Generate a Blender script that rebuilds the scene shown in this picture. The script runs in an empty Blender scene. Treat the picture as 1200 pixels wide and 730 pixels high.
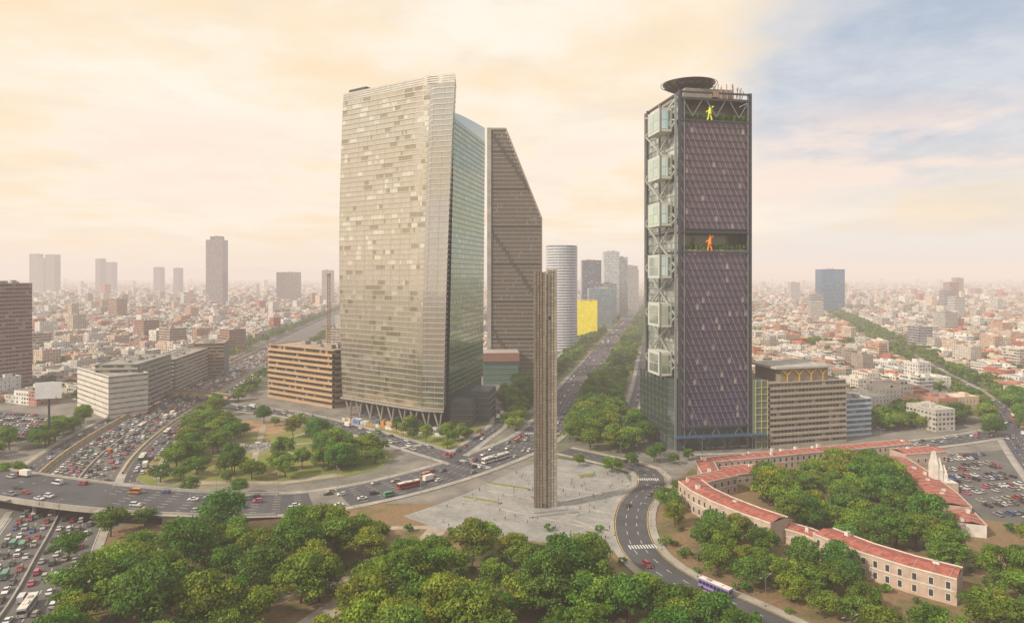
import bpy, math, random
import numpy as np
from mathutils import Vector, Matrix
random.seed(11)
S=bpy.context.scene
R_=random.random
def U(a,b): return random.uniform(a,b)

# ------------------------------------------------------------ node helpers
def newmat(name):
    m=bpy.data.materials.new(name); m.use_nodes=True
    nt=m.node_tree; nt.nodes.clear()
    out=nt.nodes.new('ShaderNodeOutputMaterial')
    return m,nt,out
def sock(nt,s,v):
    if isinstance(v,(int,float)): s.default_value=v
    else: nt.links.new(v,s)
def M(nt,op,a,b=0.0,c=None):
    n=nt.nodes.new('ShaderNodeMath'); n.operation=op
    sock(nt,n.inputs[0],a); sock(nt,n.inputs[1],b)
    if c is not None: sock(nt,n.inputs[2],c)
    return n.outputs[0]
def MIX(nt,f,a,b,blend='MIX'):
    n=nt.nodes.new('ShaderNodeMix'); n.data_type='RGBA'; n.blend_type=blend
    def st(s,v):
        if isinstance(v,tuple): s.default_value=(v[0],v[1],v[2],1)
        else: nt.links.new(v,s)
    if isinstance(f,(int,float)): n.inputs[0].default_value=f
    else: nt.links.new(f,n.inputs[0])
    st(n.inputs[6],a); st(n.inputs[7],b)
    return n.outputs[2]
def NOISE(nt,vec,scale,detail=4,rough=.6):
    n=nt.nodes.new('ShaderNodeTexNoise'); n.inputs['Scale'].default_value=scale
    n.inputs['Detail'].default_value=detail; n.inputs['Roughness'].default_value=rough
    if vec is not None: nt.links.new(vec,n.inputs['Vector'])
    return n.outputs['Fac']
def RANGE(nt,v,a,b,c=0.0,d=1.0,smooth=False):
    n=nt.nodes.new('ShaderNodeMapRange'); n.clamp=True
    if smooth: n.interpolation_type='SMOOTHSTEP'
    nt.links.new(v,n.inputs[0])
    for i,x in enumerate((a,b,c,d)): n.inputs[i+1].default_value=x
    return n.outputs[0]
def POS(nt): return nt.nodes.new('ShaderNodeNewGeometry').outputs['Position']
def ATTR(nt,name='Col'):
    n=nt.nodes.new('ShaderNodeAttribute'); n.attribute_name=name; return n
def BSDF(nt,out,col,rough=.8,metal=0.,spec=.3):
    b=nt.nodes.new('ShaderNodeBsdfPrincipled')
    if isinstance(col,tuple): b.inputs['Base Color'].default_value=(col[0],col[1],col[2],1)
    else: nt.links.new(col,b.inputs['Base Color'])
    if isinstance(rough,(int,float)): b.inputs['Roughness'].default_value=rough
    else: nt.links.new(rough,b.inputs['Roughness'])
    if isinstance(metal,(int,float)): b.inputs['Metallic'].default_value=metal
    else: nt.links.new(metal,b.inputs['Metallic'])
    b.inputs['Specular IOR Level'].default_value=spec
    if out is not None: nt.links.new(b.outputs[0],out.inputs[0])
    return b
def gray(nt,f):
    n=nt.nodes.new('ShaderNodeCombineColor')
    for i in range(3): nt.links.new(f,n.inputs[i])
    return n.outputs[0]
def simple(name,col,rough=.8,metal=0.,var=.35,scale=.15,spec=.3):
    m,nt,out=newmat(name); p=POS(nt)
    a=NOISE(nt,p,scale,5,.65); b=NOISE(nt,p,scale*14,3,.6)
    f=M(nt,'ADD',RANGE(nt,a,.3,.7,1-var,1+var*.6),RANGE(nt,b,.3,.7,-var*.3,var*.3))
    BSDF(nt,out,MIX(nt,1.0,col,gray(nt,f),'MULTIPLY'),rough,metal,spec); return m
def colmat(name,rough=.7,metal=0.,var=.2,scale=.3,spec=.3):
    m,nt,out=newmat(name); p=POS(nt)
    f=RANGE(nt,NOISE(nt,p,scale,5,.65),.3,.7,1-var,1+var*.5)
    BSDF(nt,out,MIX(nt,1.0,ATTR(nt).outputs['Color'],gray(nt,f),'MULTIPLY'),rough,metal,spec); return m

# ------------------------------------------------------------ materials
def facade_mat():
    m,nt,out=newmat('facade_windows')
    uv=nt.nodes.new('ShaderNodeUVMap').outputs[0]
    sp=nt.nodes.new('ShaderNodeSeparateXYZ'); nt.links.new(uv,sp.inputs[0])
    at=ATTR(nt); al=at.outputs['Alpha']
    u=M(nt,'DIVIDE',sp.outputs[0],3.1); v=M(nt,'DIVIDE',sp.outputs[1],3.15)
    fu=M(nt,'FRACT',u); fv=M(nt,'FRACT',v)
    lo=M(nt,'MULTIPLY',al,.34); hi=M(nt,'SUBTRACT',1.0,lo)
    w=M(nt,'MULTIPLY',M(nt,'MULTIPLY',M(nt,'GREATER_THAN',fu,lo),M(nt,'LESS_THAN',fu,hi)),
        M(nt,'MULTIPLY',M(nt,'GREATER_THAN',fv,.32),M(nt,'LESS_THAN',fv,.8)))
    cb=nt.nodes.new('ShaderNodeCombineXYZ')
    nt.links.new(M(nt,'FLOOR',u),cb.inputs[0]); nt.links.new(M(nt,'FLOOR',v),cb.inputs[1])
    wn=nt.nodes.new('ShaderNodeTexWhiteNoise'); wn.noise_dimensions='3D'; nt.links.new(cb.outputs[0],wn.inputs['Vector'])
    r=wn.outputs['Value']
    w=M(nt,'MULTIPLY',w,M(nt,'GREATER_THAN',r,.15))
    p=POS(nt)
    dirt=RANGE(nt,NOISE(nt,p,.12,6,.7),.3,.7,.72,1.08)
    wall=MIX(nt,1.0,at.outputs['Color'],gray(nt,dirt),'MULTIPLY')
    slab=M(nt,'LESS_THAN',fv,.07)
    wall=MIX(nt,M(nt,'MULTIPLY',slab,.35),wall,(.12,.11,.1))
    win=MIX(nt,M(nt,'POWER',r,2.5),(.05,.055,.06),(.3,.28,.25))
    col=MIX(nt,w,wall,win)
    ro=RANGE(nt,w,0,1,.85,.2)
    BSDF(nt,out,col,ro,0.,.4); return m
FAC=facade_mat()
ROOF=colmat('flat_roof',.9,0,.45,.22)
COLM=colmat('painted_surface',.7,0,.15,.3)
METAL=colmat('coated_metal',.35,.6,.15,.4)
def glassmat(name,rough,metal):
    m,nt,out=newmat(name)
    BSDF(nt,out,ATTR(nt).outputs['Color'],rough,metal,.6); return m
GLASS=glassmat('curtain_glass',.06,.85)
GLASSD=glassmat('dark_glazing',.15,.15)
ASPH=simple('asphalt',(.085,.085,.095),.85,0,.3,.06)
ASPH2=simple('worn_asphalt',(.13,.125,.12),.85,0,.3,.08)
PAINT=simple('road_paint_white',(.65,.65,.62),.7,0,.3,.9)
YPAINT=simple('road_paint_yellow',(.62,.42,.06),.7,0,.3,.9)
CONC=simple('concrete',(.36,.335,.3),.85,0,.3,.12)
TANW=simple('retaining_wall_tan',(.46,.35,.19),.85,0,.3,.2)
BARK=simple('bark',(.09,.065,.045),.95,0,.3,1.)
EARTH=simple('earth_path',(.34,.22,.13),.95,0,.35,.15)
PATHM=simple('path_paving',(.36,.31,.26),.9,0,.3,.15)
RED=simple('red_roof_tiles',(.37,.115,.085),.85,0,.45,.45)
CREAM=simple('cream_plaster',(.48,.37,.3),.85,0,.25,.3)
WHITE=simple('white_plaster',(.66,.62,.57),.8,0,.2,.3)
STEELD=simple('dark_steel',(.07,.08,.09),.4,.4,.2,.5)
WINF=simple('window_glass',(.05,.06,.07),.15,0,.3,.7,.6)
def ground_mat():
    m,nt,out=newmat('city_ground'); p=POS(nt)
    a=NOISE(nt,p,.004,6,.7); b=NOISE(nt,p,.05,5,.7)
    c=MIX(nt,RANGE(nt,b,.35,.65),(.13,.125,.12),(.27,.245,.21))
    c=MIX(nt,RANGE(nt,a,.52,.6),c,(.09,.12,.04))
    BSDF(nt,out,c,.95); return m
def park_mat(name,g1,g2,e,lo=.45,hi=.6):
    m,nt,out=newmat(name); p=POS(nt)
    a=NOISE(nt,p,.035,6,.7); b=NOISE(nt,p,.6,5,.7)
    c=MIX(nt,RANGE(nt,b,.35,.65),g1,g2)
    c=MIX(nt,RANGE(nt,a,lo,hi),c,MIX(nt,RANGE(nt,b,.3,.7),e,(e[0]*.6,e[1]*.6,e[2]*.6)))
    BSDF(nt,out,c,.95); return m
GROUND=ground_mat()
PARK=park_mat('park_floor',(.06,.085,.02),(.11,.13,.035),(.27,.18,.1),.36,.5)
LAWN=park_mat('lawn',(.12,.17,.03),(.2,.22,.05),(.32,.25,.12),.46,.62)
def plaza_mat():
    m,nt,out=newmat('plaza_paving'); p=POS(nt)
    mp=nt.nodes.new('ShaderNodeMapping'); mp.inputs['Rotation'].default_value=(0,0,.35); nt.links.new(p,mp.inputs[0])
    b=nt.nodes.new('ShaderNodeTexBrick'); b.inputs['Scale'].default_value=.33
    b.inputs['Color1'].default_value=(.32,.32,.315,1); b.inputs['Color2'].default_value=(.43,.42,.4,1); b.inputs['Mortar'].default_value=(.2,.2,.19,1)
    b.inputs['Mortar Size'].default_value=.03
    nt.links.new(mp.outputs[0],b.inputs[0])
    f=RANGE(nt,NOISE(nt,p,.09,6,.7),.3,.7,.65,1.08)
    BSDF(nt,out,MIX(nt,1.0,b.outputs[0],gray(nt,f),'MULTIPLY'),.75); return m
PLAZA=plaza_mat()
def leaf_mat():
    m,nt,out=newmat('foliage')
    oi=nt.nodes.new('ShaderNodeObjectInfo')
    at=ATTR(nt).outputs['Color']
    tint=MIX(nt,oi.outputs['Random'],(.72,.98,.75),(1.22,1.06,.8))
    c=MIX(nt,1.0,at,tint,'MULTIPLY')
    wn=nt.nodes.new('ShaderNodeTexWhiteNoise'); wn.noise_dimensions='1D'; nt.links.new(oi.outputs['Random'],wn.inputs['W'])
    c=MIX(nt,1.0,c,gray(nt,RANGE(nt,wn.outputs['Value'],0,1,.82,1.32)),'MULTIPLY')
    b=BSDF(nt,None,c,.6,0,.25)
    t=nt.nodes.new('ShaderNodeBsdfTranslucent'); nt.links.new(c,t.inputs[0])
    mx=nt.nodes.new('ShaderNodeMixShader'); mx.inputs[0].default_value=.42
    nt.links.new(b.outputs[0],mx.inputs[1]); nt.links.new(t.outputs[0],mx.inputs[2]); nt.links.new(mx.outputs[0],out.inputs[0])
    return m
LEAF=leaf_mat()
def objcol(name,rough,metal,spec):
    m,nt,out=newmat(name); oi=nt.nodes.new('ShaderNodeObjectInfo')
    BSDF(nt,out,oi.outputs['Color'],rough,metal,spec); return m
CARP=objcol('car_paint',.28,.15,.5)
CLOTH=objcol('clothing',.9,0,.2)
TYRE=simple('tyre_rubber',(.02,.02,.02),.8); CGL=simple('car_glass',(.02,.025,.03),.08,0,.1,1,.7)
LAMPW=simple('headlamp',(.7,.7,.66),.2); LAMPR=simple('tail_lamp',(.4,.02,.02),.3)
SKIN=simple('skin',(.35,.2,.14),.6); HAIR=simple('hair',(.03,.02,.015),.7); PANTS=simple('trousers',(.05,.055,.08),.9)

# ------------------------------------------------------------ mesh builder
class MB:
    def __init__(s): s.v=[];s.f=[];s.m=[];s.uv=[];s.c=[];s.mats=[];s.d={}
    def mi(s,mat):
        k=mat.name
        if k not in s.d: s.d[k]=len(s.mats); s.mats.append(mat)
        return s.d[k]
    def face(s,pts,mat,uv=None,col=(1,1,1,.5)):
        n=len(s.v); s.v.extend(pts); s.f.append(tuple(range(n,n+len(pts)))); s.m.append(s.mi(mat))
        if uv is None: uv=[(p[0],p[1]) for p in pts]
        s.uv.extend(uv)
        if len(col)==3: col=(col[0],col[1],col[2],.5)
        s.c.extend([col]*len(pts))
    def prism(s,poly,z0,z1,wall,roof,col=(1,1,1,.5),rcol=None,bottom=False,u0=0.):
        n=len(poly); u=u0
        for i in range(n):
            a=poly[i]; b=poly[(i+1)%n]; L=math.hypot(b[0]-a[0],b[1]-a[1])
            s.face([(a[0],a[1],z0),(b[0],b[1],z0),(b[0],b[1],z1),(a[0],a[1],z1)],wall,[(u,z0),(u+L,z0),(u+L,z1),(u,z1)],col); u+=L
        s.face([(p[0],p[1],z1) for p in poly],roof,None,rcol or col)
        if bottom: s.face([(p[0],p[1],z0) for p in poly[::-1]],roof,None,rcol or col)
    def box(s,cx,cy,z0,z1,sx,sy,ang=0,wall=None,roof=None,col=(1,1,1,.5),rcol=None,bottom=False,u0=0):
        c,q=math.cos(ang),math.sin(ang)
        poly=[(cx+c*x-q*y,cy+q*x+c*y) for x,y in((-sx/2,-sy/2),(sx/2,-sy/2),(sx/2,sy/2),(-sx/2,sy/2))]
        s.prism(poly,z0,z1,wall,roof or wall,col,rcol,bottom,u0)
    def beam(s,p,q,w,mat,col=(1,1,1,.5),h=None,n=4,w2=None):
        p=Vector(p);q=Vector(q);d=(q-p)
        if d.length<1e-6:return
        d.normalize(); up=Vector((0,0,1)) if abs(d.z)<.95 else Vector((1,0,0))
        a=d.cross(up).normalized(); b=a.cross(d).normalized(); h=h or w; w2=w2 or w; k=w2/w
        P=[];Q=[]
        for i in range(n):
            t=2*math.pi*(i+.5)/n; r=.7071 if n==4 else .5
            o=a*(math.cos(t)*w*r)+b*(math.sin(t)*h*r); P.append(tuple(p+o)); Q.append(tuple(q+o*k))
        for i in range(n):
            j=(i+1)%n; s.face([P[i],P[j],Q[j],Q[i]][::-1],mat,[(0,0)]*4,col)
        s.face(P,mat,[(0,0)]*n,col); s.face(Q[::-1],mat,[(0,0)]*n,col)
    def cyl(s,cx,cy,z0,z1,r0,r1,n,mat,roof=None,col=(1,1,1,.5),cap=True):
        A=[(cx+r0*math.cos(2*math.pi*i/n),cy+r0*math.sin(2*math.pi*i/n),z0) for i in range(n)]
        B=[(cx+r1*math.cos(2*math.pi*i/n),cy+r1*math.sin(2*math.pi*i/n),z1) for i in range(n)]
        for i in range(n):
            j=(i+1)%n; s.face([A[i],A[j],B[j],B[i]],mat,[(i,z0),(i+1,z0),(i+1,z1),(i,z1)],col)
        if cap: s.face(B,roof or mat,None,col); s.face(A[::-1],roof or mat,None,col)
    def mesh(s,name):
        me=bpy.data.meshes.new(name); me.from_pydata(s.v,[],s.f)
        for m in s.mats: me.materials.append(m)
        me.polygons.foreach_set('material_index',s.m)
        uv=me.uv_layers.new(name='UVMap'); uv.data.foreach_set('uv',np.array(s.uv,dtype=np.float32).ravel())
        ca=me.color_attributes.new('Col','FLOAT_COLOR','CORNER'); ca.data.foreach_set('color',np.array(s.c,dtype=np.float32).ravel())
        me.update(); return me
    def obj(s,name,loc=(0,0,0)):
        o=bpy.data.objects.new(name,s.mesh(name)); o.location=loc; S.collection.objects.link(o); return o
def inst(name,me,loc,rz=0,sc=(1,1,1),col=None,parent=None):
    o=bpy.data.objects.new(name,me); o.location=loc; o.rotation_euler=(0,0,rz); o.scale=sc
    if col: o.color=(col[0],col[1],col[2],1)
    if parent: o.parent=parent
    S.collection.objects.link(o); return o

# ------------------------------------------------------------ paths
def smooth(pts,step=8):
    P=[tuple(p)+((0,) if len(p)==2 else ()) for p in pts]
    out=[]
    for i in range(len(P)-1):
        p0=P[max(i-1,0)];p1=P[i];p2=P[i+1];p3=P[min(i+2,len(P)-1)]
        L=math.dist(p1,p2); st=step if L<400 else 40
        n=max(2,int(L/st))
        l01=math.dist(p0,p1); l23=math.dist(p2,p3)
        m1=[(p2[k]-p1[k]+ ((p1[k]-p0[k])*L/l01 if l01>1e-2 else p2[k]-p1[k]))/2 for k in range(3)]
        m2=[(p2[k]-p1[k]+ ((p3[k]-p2[k])*L/l23 if l23>1e-2 else p2[k]-p1[k]))/2 for k in range(3)]
        for j in range(n):
            t=j/n; h1=2*t**3-3*t*t+1;h2=t**3-2*t*t+t;h3=-2*t**3+3*t*t;h4=t**3-t*t
            out.append(tuple(h1*p1[k]+h2*m1[k]+h3*p2[k]+h4*m2[k] for k in range(3)))
    out.append(P[-1]); return out
def frames(path):
    r=[];d=0
    for i,p in enumerate(path):
        a=path[max(i-1,0)];b=path[min(i+1,len(path)-1)]
        dx,dy=b[0]-a[0],b[1]-a[1];L=math.hypot(dx,dy) or 1
        if i: d+=math.dist(path[i-1][:2],p[:2])
        r.append((p,(dx/L,dy/L),(-dy/L,dx/L),d))
    return r
def offset(path,o): return [(p[0]+n[0]*o,p[1]+n[1]*o,p[2]) for p,t,n,d in frames(path)]
def ribbon(mb,path,o0,o1,dz,mat,dz1=None,skip=None):
    F=frames(path); dz1=dz if dz1 is None else dz1
    for i in range(len(F)-1):
        (p,_,n,d),(q,_,m,e)=F[i],F[i+1]
        if skip and skip((p[0]+q[0])/2+(n[0]*(o0+o1)/2),(p[1]+q[1])/2+(n[1]*(o0+o1)/2)): continue
        mb.face([(p[0]+n[0]*o0,p[1]+n[1]*o0,p[2]+dz),(q[0]+m[0]*o0,q[1]+m[1]*o0,q[2]+dz),
                 (q[0]+m[0]*o1,q[1]+m[1]*o1,q[2]+dz1),(p[0]+n[0]*o1,p[1]+n[1]*o1,p[2]+dz1)],mat,[(o0,d),(o0,e),(o1,e),(o1,d)])
def sample(path,d):
    F=frames(path)
    for i in range(len(F)-1):
        if F[i+1][3]>=d:
            a,b=F[i],F[i+1]; t=(d-a[3])/max(b[3]-a[3],1e-6)
            return tuple(a[0][k]*(1-t)+b[0][k]*t for k in range(3)),a[1],a[2]
    return F[-1][0],F[-1][1],F[-1][2]
ROADS=[]
def near_path(x,y,path,r):
    best=1e9
    for i in range(len(path)-1):
        a,b=path[i],path[i+1]; dx,dy=b[0]-a[0],b[1]-a[1];L=dx*dx+dy*dy
        t=max(0,min(1,((x-a[0])*dx+(y-a[1])*dy)/L)) if L else 0
        e=(x-a[0]-t*dx)**2+(y-a[1]-t*dy)**2
        if e<best: best=e
        if best<r*r: return True
    return False
def in_road(x,y,exc=None,pad=0):
    for nm,cp,w in ROADS:
        if nm!=exc and near_path(x,y,cp,w/2+pad): return True
    return False
def coarse(path): return path[::2]+[path[-1]]
def reg(nm,path,w): ROADS.append((nm,coarse(path),w))

REF=smooth([(-420,385,7),(-330,340,7),(-240,309,7),(-178,290,6.5),(-138,290,3.6),(-97,300,0),(-65,317,0),(-35,345,0),(-10,377,0),(14,418,0),(52,582,0),(116,864,0),(300,1674,0),(571,2869,0),(1140,5370,0)])
HWY=smooth([(-128,90),(-140,150),(-152,195),(-178,252),(-225,352),(-248,430),(-268,543),(-300,744),(-352,1100),(-408,1516),(-520,2300),(-800,4200)])
HL=[p for p in offset(HWY,27) if p[1]>300]; HR=[p for p in offset(HWY,-27) if 330<p[1]<4000]
RING=smooth([(-246,560),(-226,522),(-165,492),(-98,436),(-52,392),(-22,362)])
RLOW=smooth([(95,150),(88,172),(79,192),(69,206),(57,221),(49,241),(48,265),(55,298),(69,328),(70,350),(50,372),(30,390)])
RAV=smooth([(250,300),(290,372),(330,440),(371,508),(480,785),(636,1181),(850,1750),(1300,2900)])
RCROSS=smooth([(105,372),(160,379),(230,398),(300,425),(372,470),(520,520),(900,640)])
LAT=smooth([(66,410),(104,560),(168,850),(350,1660)])
LATL=smooth([(-30,560),(0,600),(72,880),(255,1690)])
SITE=smooth([(-34,372),(-22,412),(-8,470),(-30,560)])
for nm,p,w in(('REF',REF,28),('HWY',HWY,36),('HL',HL,12),('HR',HR,14),('RING',RING,15),('RLOW',RLOW,14),('RAV',RAV,16),('RCROSS',RCROSS,15),('LAT',LAT,9),('LATL',LATL,8),('SITE',SITE,9)): reg(nm,p,w)

def road(name,key,path,w,z,lanes,mat=ASPH,kerb=True,yellow=False):
    mb=MB(); ribbon(mb,path,-w/2,w/2,z,mat)
    near=[p for p in path if p[1]<900]
    sk=lambda x,y: in_road(x,y,key)
    m=w/2-.5
    for o in (-m,m): ribbon(mb,near,o-.12,o+.12,z+.02,YPAINT if yellow else PAINT,None,sk)
    if lanes>1:
        for k in range(1,lanes):
            o=-m+2*m*k/lanes
            d=0; T=frames(near)[-1][3]
            while d<T-4:
                p,t,n=sample(near,d); q,t2,n2=sample(near,d+3.2)
                a=(p[0]+n[0]*o,p[1]+n[1]*o);b=(q[0]+n2[0]*o,q[1]+n2[1]*o)
                if not sk(*a): mb.face([(a[0]-n[0]*.1,a[1]-n[1]*.1,p[2]+z+.02),(b[0]-n2[0]*.1,b[1]-n2[1]*.1,q[2]+z+.02),(b[0]+n2[0]*.1,b[1]+n2[1]*.1,q[2]+z+.02),(a[0]+n[0]*.1,a[1]+n[1]*.1,p[2]+z+.02)],PAINT)
                d+=9
    mb.obj(name)
    if kerb:
        kb=MB()
        for sgn in(-1,1):
            a=w/2;b=w/2+.45
            if sgn>0:
                ribbon(kb,near,a,b,z+.13,CONC,None,sk); ribbon(kb,near,a,a,z,CONC,z+.13,sk)
                ribbon(kb,near,b+.001,b+2.6,z+.11,CONC,None,sk)
            else:
                ribbon(kb,near,-b,-a,z+.13,CONC,None,sk); ribbon(kb,near,-a,-a,z+.13,CONC,z,sk)
                ribbon(kb,near,-b-2.6,-b-.001,z+.11,CONC,None,sk)
        if kb.f: kb.obj('kerb')

# ------------------------------------------------------------ ground
g=MB(); g.face([(-30000,-4000,0),(30000,-4000,0),(30000,32000,0),(-30000,32000,0)],GROUND); g.obj('ground')
g=MB(); g.face([(-1200,-2500,.03),(1200,-2500,.03),(1200,120,.03),(330,262,.03),(190,285,.03),(60,300,.03),(-60,300,.03),(-150,280,.03),(-172,262,.03),(-320,120,.03),(-1200,60,.03)],PARK); g.obj('park_ground')
g=MB(); g.face([(60,300,.035),(190,285,.035),(232,380,.035),(100,360,.035)],PARK); g.obj('garden_ground')
g=MB(); g.face([(-58,402,.05),(-30,372,.05),(-26,412,.05),(-14,462,.05),(-40,440,.05),(-96,470,.05),(-110,462,.05)],LAWN); g.obj('verge_ground')
hb=MB(); prev=None
for i in range(121):
    x=-15000+i*250
    env=math.exp(-((x+7500)/3600)**2)*330+math.exp(-((x+2600)/1500)**2)*190+math.exp(-((x-9000)/4000)**2)*160
    h=20+env*(.75+.25*math.sin(i*.7)*math.cos(i*.31)+.1*math.sin(i*1.9))
    cur=(x,h)
    if prev:
        hb.face([(prev[0],15500,0),(cur[0],15500,0),(cur[0],17500,cur[1]),(prev[0],17500,prev[1])],GROUND)
    prev=cur
hb.obj('hills')

road('boulevard_road','REF',REF,28,.16,8)
road('expressway_road','HWY',HWY,36,.10,10,ASPH2,True)
road('side_road','HL',HL,12,.12,3,ASPH,True,True); road('side_road','HR',HR,14,.13,4,ASPH,True)
road('park_ring_road','RING',RING,15,.14,4); road('curved_road','RLOW',RLOW,14,.18,3,ASPH,True,True)
road('avenue_road','RAV',RAV,16,.11,4); road('cross_street_road','RCROSS',RCROSS,15,.145,4)
road('service_road','LAT',LAT,9,.12,2); road('service_road','LATL',LATL,8,.12,2); road('service_road','SITE',SITE,9,.115,2)
ob=MB(); DK=[p for p in REF if p[2]>.15]
for o in(-14.6,14.6):
    ribbon(ob,DK,o-.3,o+.3,1.05,CONC); 
    ribbon(ob,DK,o-.3,o-.3,1.05,CONC,-1.3); ribbon(ob,DK,o+.3,o+.3,-1.3,CONC,1.05)
ribbon(ob,DK,14.3,-14.3,-1.3,CONC)
for seg in([p for p in DK if p[0]>-150],[p for p in DK if p[0]<-262]):
    if len(seg)>1:
        for o,sg in((-14.4,1),(14.4,-1)):
            F=frames(seg)
            for i in range(len(F)-1):
                p,_,n,_d=F[i];q,_,m,_e=F[i+1]
                ob.face([(p[0]+n[0]*o,p[1]+n[1]*o,0),(q[0]+m[0]*o,q[1]+m[1]*o,0),(q[0]+m[0]*o,q[1]+m[1]*o,q[2]-1.2),(p[0]+n[0]*o,p[1]+n[1]*o,p[2]-1.2)][::sg],CONC)
for d in(170,205,236):
    p,t,n=sample(REF,d)
    for o in(-10,0,10): ob.cyl(p[0]+n[0]*o,p[1]+n[1]*o,0,p[2]-1.3,.9,.9,12,CONC)
ob.obj('overpass_bridge')
def wall(path,o,h,w,mat,mb,skip=None):
    ribbon(mb,path,o-w/2,o+w/2,h,mat,None,skip); ribbon(mb,path,o-w/2,o-w/2,h,mat,0,skip); ribbon(mb,path,o+w/2,o+w/2,0,mat,h,skip)
HN=[p for p in HWY if p[1]<1000]
wb=MB(); wall(HN,0,.95,.6,CONC,wb); wb.obj('median_barrier')
wb=MB(); wall([p for p in HN if p[1]>320],19.6,2.6,.7,TANW,wb); wb.obj('retaining_wall')
wb=MB(); wall([p for p in HN if p[1]>330],-19,1.5,.5,TANW,wb); wb.obj('retaining_wall')
fb=MB(); XB=smooth([(-330,556,5),(-296,556,6),(-262,548,6),(-225,535,5.2)])
ribbon(fb,XB,-5,5,0,ASPH); ribbon(fb,XB,5,-5,-1.2,CONC)
for o in(-5,5): ribbon(fb,XB,o,o,1,TANW,-1.2); ribbon(fb,XB,o-.25,o+.25,1,TANW)
for x,y in((-284,554),(-268,550),(-250,545)): fb.cyl(x,y,0,5,.8,.8,10,CONC)
fb.obj('road_bridge')

# plaza & park surfaces
pl=MB(); PLP=[(-46,284),(-30,270),(-8,262),(16,255),(36,246),(40,252),(39.5,272),(46,300),(59,330),(58,346),(44,362),(26,372),(8,358),(-8,335),(-22,312),(-34,297)]
pl.prism(PLP,.0,.30,CONC,PLAZA)
for k,(a,b) in enumerate((((-20,300),(34,268)),((-16,308),(40,276)),((-12,316),(44,285)),((2,333),(50,306)),((14,350),(58,325)),((22,300),(52,318)),((22,282),(40,262)))):
    nx,ny=-(b[1]-a[1]),(b[0]-a[0]);L=math.hypot(nx,ny);nx/=L;ny/=L
    pl.prism([(a[0],a[1]),(b[0],b[1]),(b[0]+nx*1.2,b[1]+ny*1.2),(a[0]+nx*1.2,a[1]+ny*1.2)],.3,.45+.03*k,CONC,CONC)
pl.box(15,293,.3,.75,22,18,.3,CONC,PLAZA); pl.box(15,293,.75,1.2,16,12,.3,CONC,PLAZA)
pl.obj('plaza_paving')
sp=MB()
for (x,y,sx,sy,an) in((-14,303,20,2,-.45),(-2,323,22,2.2,-.45),(38,340,9,4,.4)):
    sp.box(x,y,.3,.8,sx,sy,an,CONC,LAWN)
sp.obj('plaza_planter')
PK=[(-178,326),(-148,323),(-112,326),(-84,340),(-70,356),(-66,376),(-80,398),(-108,422),(-150,458),(-186,470),(-204,462),(-209,430),(-200,370),(-190,336)]
pk=MB(); pk.prism(PK,0,.22,CONC,LAWN); pk.obj('roundabout_lawn')
def inpoly(x,y,P):
    ins=False;n=len(P)
    for i in range(n):
        x1,y1=P[i];x2,y2=P[(i+1)%n]
        if (y1>y)!=(y2>y) and x<(x2-x1)*(y-y1)/(y2-y1)+x1: ins=not ins
    return ins
pp=MB(); C0=(-152,398)
pp.cyl(C0[0],C0[1],.1,.27,11,11,32,CONC,PLAZA)
for a in range(8):
    t=a*math.pi/4+.3; dx,dy=math.cos(t),math.sin(t)
    for L in range(60,10,-3):
        x,y=C0[0]+dx*L,C0[1]+dy*L
        if inpoly(x,y,PK): break
    pp.face([(C0[0]+dx*11-dy*1.7,C0[1]+dy*11+dx*1.7,.25),(C0[0]+dx*11+dy*1.7,C0[1]+dy*11-dx*1.7,.25),(x+dy*1.7,y-dx*1.7,.25),(x-dy*1.7,y+dx*1.7,.25)],PATHM)
pp.face([(-200,440,.24),(-150,430,.24),(-148,458,.24),(-186,469,.24),(-203,461,.24)],EARTH)
pp.face([(-176,327,.245),(-112,327,.245),(-86,341,.245),(-92,345,.245),(-114,332,.245),(-176,332,.245)],PATHM)
pp.obj('park_path')
ft=MB(); ft.cyl(C0[0],C0[1],.27,1.0,4,4,24,WHITE,WINF); ft.cyl(C0[0],C0[1],1.0,2.6,.6,.35,12,WHITE); ft.cyl(C0[0],C0[1],2.6,2.9,1.5,1.7,16,WHITE); ft.obj('fountain')
PATHS=[smooth([(-75,165),(-58,200),(-41,236),(-32,262),(-27,285)]),smooth([(-140,245),(-100,262),(-60,270),(-30,272)]),smooth([(-110,175),(-70,215),(-41,236)])]
pa=MB(); 
for i,p in enumerate(PATHS): ribbon(pa,p,-4 if i==0 else -1.8,4 if i==0 else 1.8,.06+.01*i,PATHM)
pa.obj('park_path')
cw=MB()
def crosswalk(x,y,ang,length,w=3.5,z=.2):
    n=int(length/1.1)
    for i in range(n):
        o=(i-n/2)*1.1; c,s_=math.cos(ang),math.sin(ang); cx,cy=x+c*o,y+s_*o
        cw.face([(cx+c*a-s_*b,cy+s_*a+c*b,z) for a,b in((-.28,-w/2),(.28,-w/2),(.28,w/2),(-.28,w/2))],PAINT)
crosswalk(-20,362,-.75,24); crosswalk(20,432,-.0,24); crosswalk(50,252,.1,12,3.5,.22); crosswalk(-60,400,.6,14); crosswalk(69,335,0,12,3.5,.22)
cw.obj('crosswalk')

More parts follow.
